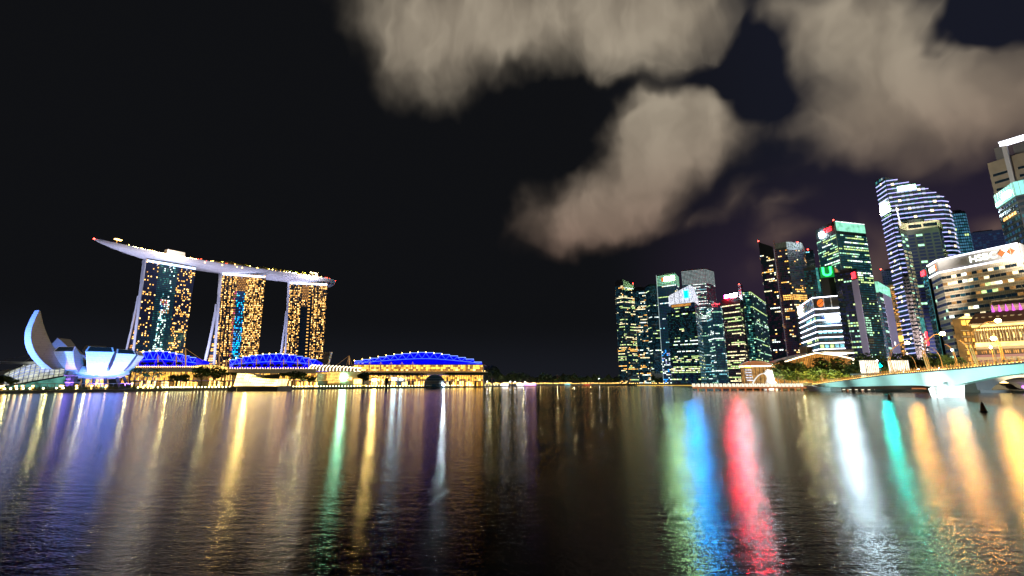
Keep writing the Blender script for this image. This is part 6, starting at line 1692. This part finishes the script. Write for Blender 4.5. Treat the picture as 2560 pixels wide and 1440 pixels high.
spot((x_p0 + 4, D - 20, 1), (x_p0 + 4, D, 6), 9000, (.6, .85, 1), 80)

def make_car(paint, lab, kind='car'):
    t = thing('city_bus' if kind == 'bus' else 'car', lab, kind, (0, 0, 0))
    if kind == 'bus':
        MB().box((-5.5, -1.25, .5), (5.5, 1.25, 3.1), paint).build('body', t); MB().box((-5.2, -1.29, 1.5), (5.2, -1.26, 2.5), 'w_cream').build('window', t)
        xs = (-3.5, 3.5); L = 5.5; hz_ = 1.0
    else:
        rows = [[(x, y, z) for y, z in ((-.85, .3), (-.9, .75), (-.62, zt), (.62, zt), (.9, .75), (.85, .3))] for x, zt in ((-2.15, .8), (-2.0, .95), (-1.5, 1.35), (-.9, 1.45), (.3, 1.42), (.95, 1.0), (2.0, .85), (2.15, .7))]
        m = MB().grid(rows, paint); m.poly(rows[0], paint); m.poly(rows[-1][::-1], paint); m.build('body', t)
        MB().poly([(-1.4, -.78, 1.0), (.7, -.78, 1.0), (.25, -.66, 1.36), (-1.1, -.66, 1.36)], 'glass_dark').build('window', t)
        xs = (-1.35, 1.35); L = 2.15; hz_ = .65
    for x in xs:
        for s_ in (-1, 1):
            w_ = MB().tube([(x, s_ * .78, .34), (x, s_ * .95, .34)], .34 if kind == 'car' else .48, 'tyre', 12).build('wheel', t)
    for s_ in (-.6, .6):
        MB().box((-L - .05, s_ - .15, hz_), (-L + .02, s_ + .15, hz_ + .2), 'tail_red').build('tail_light', t); MB().box((L - .02, s_ - .15, hz_), (L + .06, s_ + .15, hz_ + .2), 'head_white').build('headlight', t)
    return t
cw, cs, cr = make_car('car_white', 'white car on the road bridge'), make_car('car_silver', 'silver car on the road bridge'), make_car('car_red', 'red car on the road bridge')
bus = make_car('car_red', 'red and cream bus on the road bridge behind the footbridge railing', 'bus')
first = []; zr_ = top_z + 1.08
for pr, px, off, lab in ((cw, 2250, 4, 'white car, first on the road bridge from the left'), (cr, 2275, 8, 'red car behind the first white car on the bridge'), (cs, 2300, 4, 'silver car left of the bus on the road bridge'), (bus, 2345, 5, None), (cr, 2385, 9, 'red car right of the bus on the road bridge'), (cw, 2420, 4, 'white car above the road bridge pier'), (cs, 2450, 8, 'silver car right of the pier on the road bridge'), (cr, 2490, 4, 'red car above the road bridge arch'), (cw, 2530, 8, 'white car nearest the right edge on the road bridge')):
    place(pr, (G(px, D + off).x, D + off, zr_), 0 if off < 6 else math.pi, 1.1, lab, 'traffic on the road bridge', first)

# ---- street lamps on the bridges
def sodium(px_b, py_b, px_h, py_h, D, lab, bright=True):
    b, h = atD(px_b, py_b, D), atD(px_h, py_h, D)
    t = thing('tall_street_lamp', lab, 'street lamp', b)
    for o_ in (0, 1.6):
        m1 = b + Vector(((h.x - b.x) * -.10 - o_ * .5, 0, (h.z - b.z) * .45)); m2 = b + Vector(((h.x - b.x) * .12 - o_ * .4, 0, (h.z - b.z) * .78)); m3 = b + Vector(((h.x - b.x) * .55, 0, (h.z - b.z) * .97))
        hh = h if o_ == 0 else h + Vector((-2.0 * (1 if h.x > b.x else -1), 1.5, -1.0))
        MB().tube([b + Vector((-o_ * .4, 0, 0)), m1, m2, m3, hh], [.2, .17, .13, .1, .07], 'pole_gold', 8).build('pole', t)
    MB().ball(h, .85, 'lamp_sodium', 12, .8).build('lamp_head', t)
sodium(2324, 925, 2356, 834, 180, 'tall twin pole lamp with blazing orange head over the low black slab')
sodium(2236, 935, 2268, 857, 220, 'tall twin pole lamp left of the others above the bridge ramp')
sodium(2447, 915, 2495, 802, 162, 'tall twin pole lamp whose orange head hangs before the hotel roof')
sodium(2512, 908, 2484, 846, 168, 'tall lamp with the biggest orange glare before the pink columns')
fb = []
def feather(lab):
    t = thing('feather_lamp', lab, 'street lamp', (0, 0, 0))
    c = [(0, 0, 0), (.1, 0, 4.5), (-.5, 0, 7.5), (-1.9, 0, 9.6), (-4.2, 0, 10.8)]
    MB().tube(c, [.16, .14, .12, .1, .05], 'pole_gold', 6).build('pole', t)
    for q in range(5): 
        x, z = -4.3 + q * .8, 10.85 - q * .42 - q * q * .04; MB().box((x - .7, -.25, z), (x + .1, .25, z + .12), 'cream_wall').build('fin', t)
    return t
fe = feather('curved feather topped lamp post on the footbridge deck')
for k, (px, s_) in enumerate(((2228, .75), (2252, .8), (2283, .95), (2312, .9), (2347, .95), (2381, 1.0), (2437, 1.05), (2520, 1.1), (2556, 1.1))):
    Dd = Dof(px); p = atD(px, interp(TOP, px), Dd) + bn_ * (W_ - .6); place(fe, p, .3, s_, group='feather lamps on the footbridge', first=fb)
wl = lamp_proto('white_street_lamp', 'small arm lamp glowing white among the trees behind the bridge', 9, 'lamp_white', .42, arm=2)
fb = []
for px, D_, s_ in ((2152, 300, .9), (2172, 300, 1.3), (2194, 300, 1.6), (2294, 300, 1.0), (2347, 280, 1.0)): place(wl, G(px, D_, GZ + 4), 0, (1, 1, s_), group='white lamps behind the bridge', first=fb)
for px, py, Dd, lab in ((2380, 875, 200, 'dazzling white lamp on a slanted pole at the middle of the bridge'), (2477, 868, 170, 'dazzling white lamp in front of the pink hotel columns')):
    h = atD(px, py, Dd); b = atD(px + 12, 915, Dd); q_ = thing('white_pole_lamp', lab, 'street lamp', b); MB().tube([b, h], [.15, .1], 'pole_gold', 6).build('pole', q_); MB().ball(h, .38, 'lamp_white', 8).build('lamp_head', q_)
p = atD(2200, 914, 290); q_ = thing('traffic_light', 'green traffic light at the bridge ramp', 'traffic light', (p.x, 290, GZ + 4)); MB().tube([(p.x, 290, GZ + 4), (p.x, 290, p.z + 1)], .12, 'steel', 6).build('post', q_); MB().box((p.x - .5, 289.6, p.z - 1), (p.x + .5, 290.1, p.z + 2), 'black_wall').build('housing', q_); MB().ball((p.x, 289.4, p.z), .55, 'traffic_green', 8).build('lens', q_)
# ---- channel buoys
def buoy(px, D, s_, lab):
    p = G(px, D, 0); t = thing('channel_buoy', lab, 'buoy', (p.x, D, 0)); P_ = (p.x, D, 0)
    MB().lathe([(.1, -.3), (1.0 * s_, -.1), (1.0 * s_, .15 * s_), (.8 * s_, .25 * s_)], 'black_wall', P_, 20).build('float', t)
    MB().lathe([(.8 * s_, .25 * s_), (.62 * s_, 1.0 * s_), (.42 * s_, 2.0 * s_), (.3 * s_, 2.45 * s_)], 'buoy_orange', P_, 20).build('body', t, smooth=True)
    MB().lathe([(.3 * s_, 2.45 * s_), (.26 * s_, 2.8 * s_), (.02, 2.95 * s_)], 'cream_wall', P_, 16).build('top', t)
buoy(2444, 98, .72, 'brown cone buoy with pale top, largest, nearest the right edge'); buoy(2217, 168, .75, 'small dark cone buoy in front of the footbridge')

# ---- people (one skinned body, copied)
def make_person(lab, top, seed=0, stride=.18):
    me = bpy.data.meshes.new('body'); V = [(0, 0, .95), (0, 0, 1.12), (0, 0, 1.32), (0, 0, 1.47), (0, 0, 1.56), (0, -.02, 1.66), (0, 0, 1.76),
        (.1, 0, .9), (.11, stride, .5), (.11, stride * .8, .08), (.11, stride * .8 - .16, .04), (-.1, 0, .9), (-.11, -stride, .5), (-.11, -stride * .6, .08), (-.11, -stride * .6 - .16, .04),
        (.19, 0, 1.42), (.25, .05, 1.15), (.25, -.08, .9), (.25, -.12, .8), (-.19, 0, 1.42), (-.25, -.03, 1.15), (-.25, -.1, .9), (-.25, -.14, .8)]
    E = [(0, 1), (1, 2), (2, 3), (3, 4), (4, 5), (5, 6), (0, 7), (7, 8), (8, 9), (9, 10), (0, 11), (11, 12), (12, 13), (13, 14), (3, 15), (15, 16), (16, 17), (17, 18), (3, 19), (19, 20), (20, 21), (21, 22)]
    Rr = [.13, .12, .14, .10, .05, .09, .07, .09, .06, .04, .035, .09, .06, .04, .035, .05, .04, .03, .025, .05, .04, .03, .025]
    me.from_pydata(V, E, []); o = bpy.data.objects.new('tmp', me); COL.objects.link(o)
    sk = o.modifiers.new('skin', 'SKIN'); sb = o.modifiers.new('sub', 'SUBSURF'); sb.levels = 1; sb.render_levels = 1
    for v, r_ in zip(me.skin_vertices[0].data, Rr): v.radius = (r_, r_)
    me.skin_vertices[0].data[0].use_root = True
    dg = bpy.context.evaluated_depsgraph_get(); ev = o.evaluated_get(dg); me2 = bpy.data.meshes.new_from_object(ev); bpy.data.objects.remove(o)
    t = thing('person', lab, 'person', (0, 0, 0)); me2.materials.clear(); me2.materials.append(M['skin']); b = bpy.data.objects.new('body', me2); COL.objects.link(b); b.parent = t
    MB().tube([(0, 0, .93), (0, 0, 1.12), (0, 0, 1.32), (0, 0, 1.46)], [.17, .16, .18, .11], top, 10).tube([(.17, 0, 1.43), (.255, .05, 1.15)], .062, top, 7).tube([(-.17, 0, 1.43), (-.255, -.03, 1.15)], .062, top, 7).build('shirt', t)
    MB().tube([(.07, 0, .98), (.11, stride, .5), (.11, stride * .8, .1)], [.12, .08, .06], 'cloth_dark', 8).tube([(-.07, 0, .98), (-.11, -stride, .5), (-.11, -stride * .6, .1)], [.12, .08, .06], 'cloth_dark', 8).build('trousers', t)
    MB().ball((0, .03, 1.74), .115, 'hair', 10).build('hair', t); return t
pp = [make_person('person', c) for c in ('cloth_light', 'cloth_red', 'cloth_blue')]
pn = ['pale', 'red', 'blue']; first = []; rg = random.Random(77)
for q in range(22):
    k = q % 3; px = 2040 + q * 23 + rg.uniform(-6, 6); Dd = Dof(px); p = atD(px, interp(TOP, px), Dd) + bn_ * rg.uniform(1.0, 5.5) + Vector((0, 0, .2))
    place(pp[k], p, rg.random() * 6, 1.0, 'person in a %s shirt and dark trousers walking over the footbridge' % pn[k], 'people walking on the footbridge', first)
for q in range(26):
    k = q % 3; u = .3 + q * .026; p = jp(u, -3.4 + rg.uniform(-1, 1), 3.1)
    place(pp[k], p, rg.random() * 6, 1.05, 'person in a %s shirt standing on the jetty behind the shelters' % pn[k], 'people on the jetty', first)

# ================================================================== floodlights and added spots
VI, CY, LV = (.40, .42, 1.0), (.42, .85, 1.0), (.80, .80, 1.0)
c = MC
uu, ll = Vector((.74, -.67, 0)), Vector((-.67, -.74, 0))
def ms(fu, fl, z, tu, tl, tz, pw, col_, an): p0 = c + uu * fu + ll * fl; p1 = c + uu * tu + ll * tl; spot((p0.x, p0.y, z), (p1.x, p1.y, tz), pw, col_, an)
ms(62, 0, 3, 20, 0, 24, 300000, (.07, .3, 1), 60)
ms(6, 105, 3, 0, 38, 36, 1500000, (.12, .26, 1), 50)
ms(40, -45, 3, 12, -20, 24, 110000, (.10, .38, 1), 60)
for fu, fl in ((22, 18), (26, 0), (22, -18)): ms(fu, fl, 3, fu * .8, fl * .8, 20, 34000, (.34, .14, 1), 130)
ms(70, 20, 50, 5, 30, 42, 40000, (1, .85, .68), 50)
ms(-10, -70, 40, 0, 20, 35, 50000, (1, .85, .68), 60)
for h, off in ((h1, 0), (h2, 0), (h3, 0)):
    root, TL, TR, BL, BR = h; d = (TR - TL).normalized(); n = Vector((d.y, -d.x, 0))
    src = TL - d * 95 + n * 20; spot((src.x, src.y, 30), (TL.x, TL.y, 110), 800000, (.6, .64, 1), 90, 1)
    src = (TL + TR) / 2 + n * 85; spot((src.x, src.y, 100), ((TL.x + TR.x) / 2, (TL.y + TR.y) / 2, 198), 1.5e5, (.74, .72, 1), 50, 1)
for x in (.05, .2, .33, .52, .76):
    a, d, n = park_at(x, 0, 0); src = a + n * 75; spot((src.x, src.y, 110), a, 1.4e5, (.78, .78, 1), 55, 1)
# added spots standing in for city glow on the beige fronts at right
spot((300, 240, 14), (390, 385, 60), 650000, (1, .8, .48), 75, 2)
spot((330, 380, 110), (480, 440, 185), 600000, (1, .92, .78), 60, 2)
spot((380, 280, 80), (500, 430, 200), 2600000, (1, .9, .75), 60, 2)
spot((350, 350, 60), (405, 465, 120), 500000, (1, .85, .7), 60, 2)
spot((390, 440, 30), (490, 540, 70), 600000, (.85, .75, 1), 70, 2)
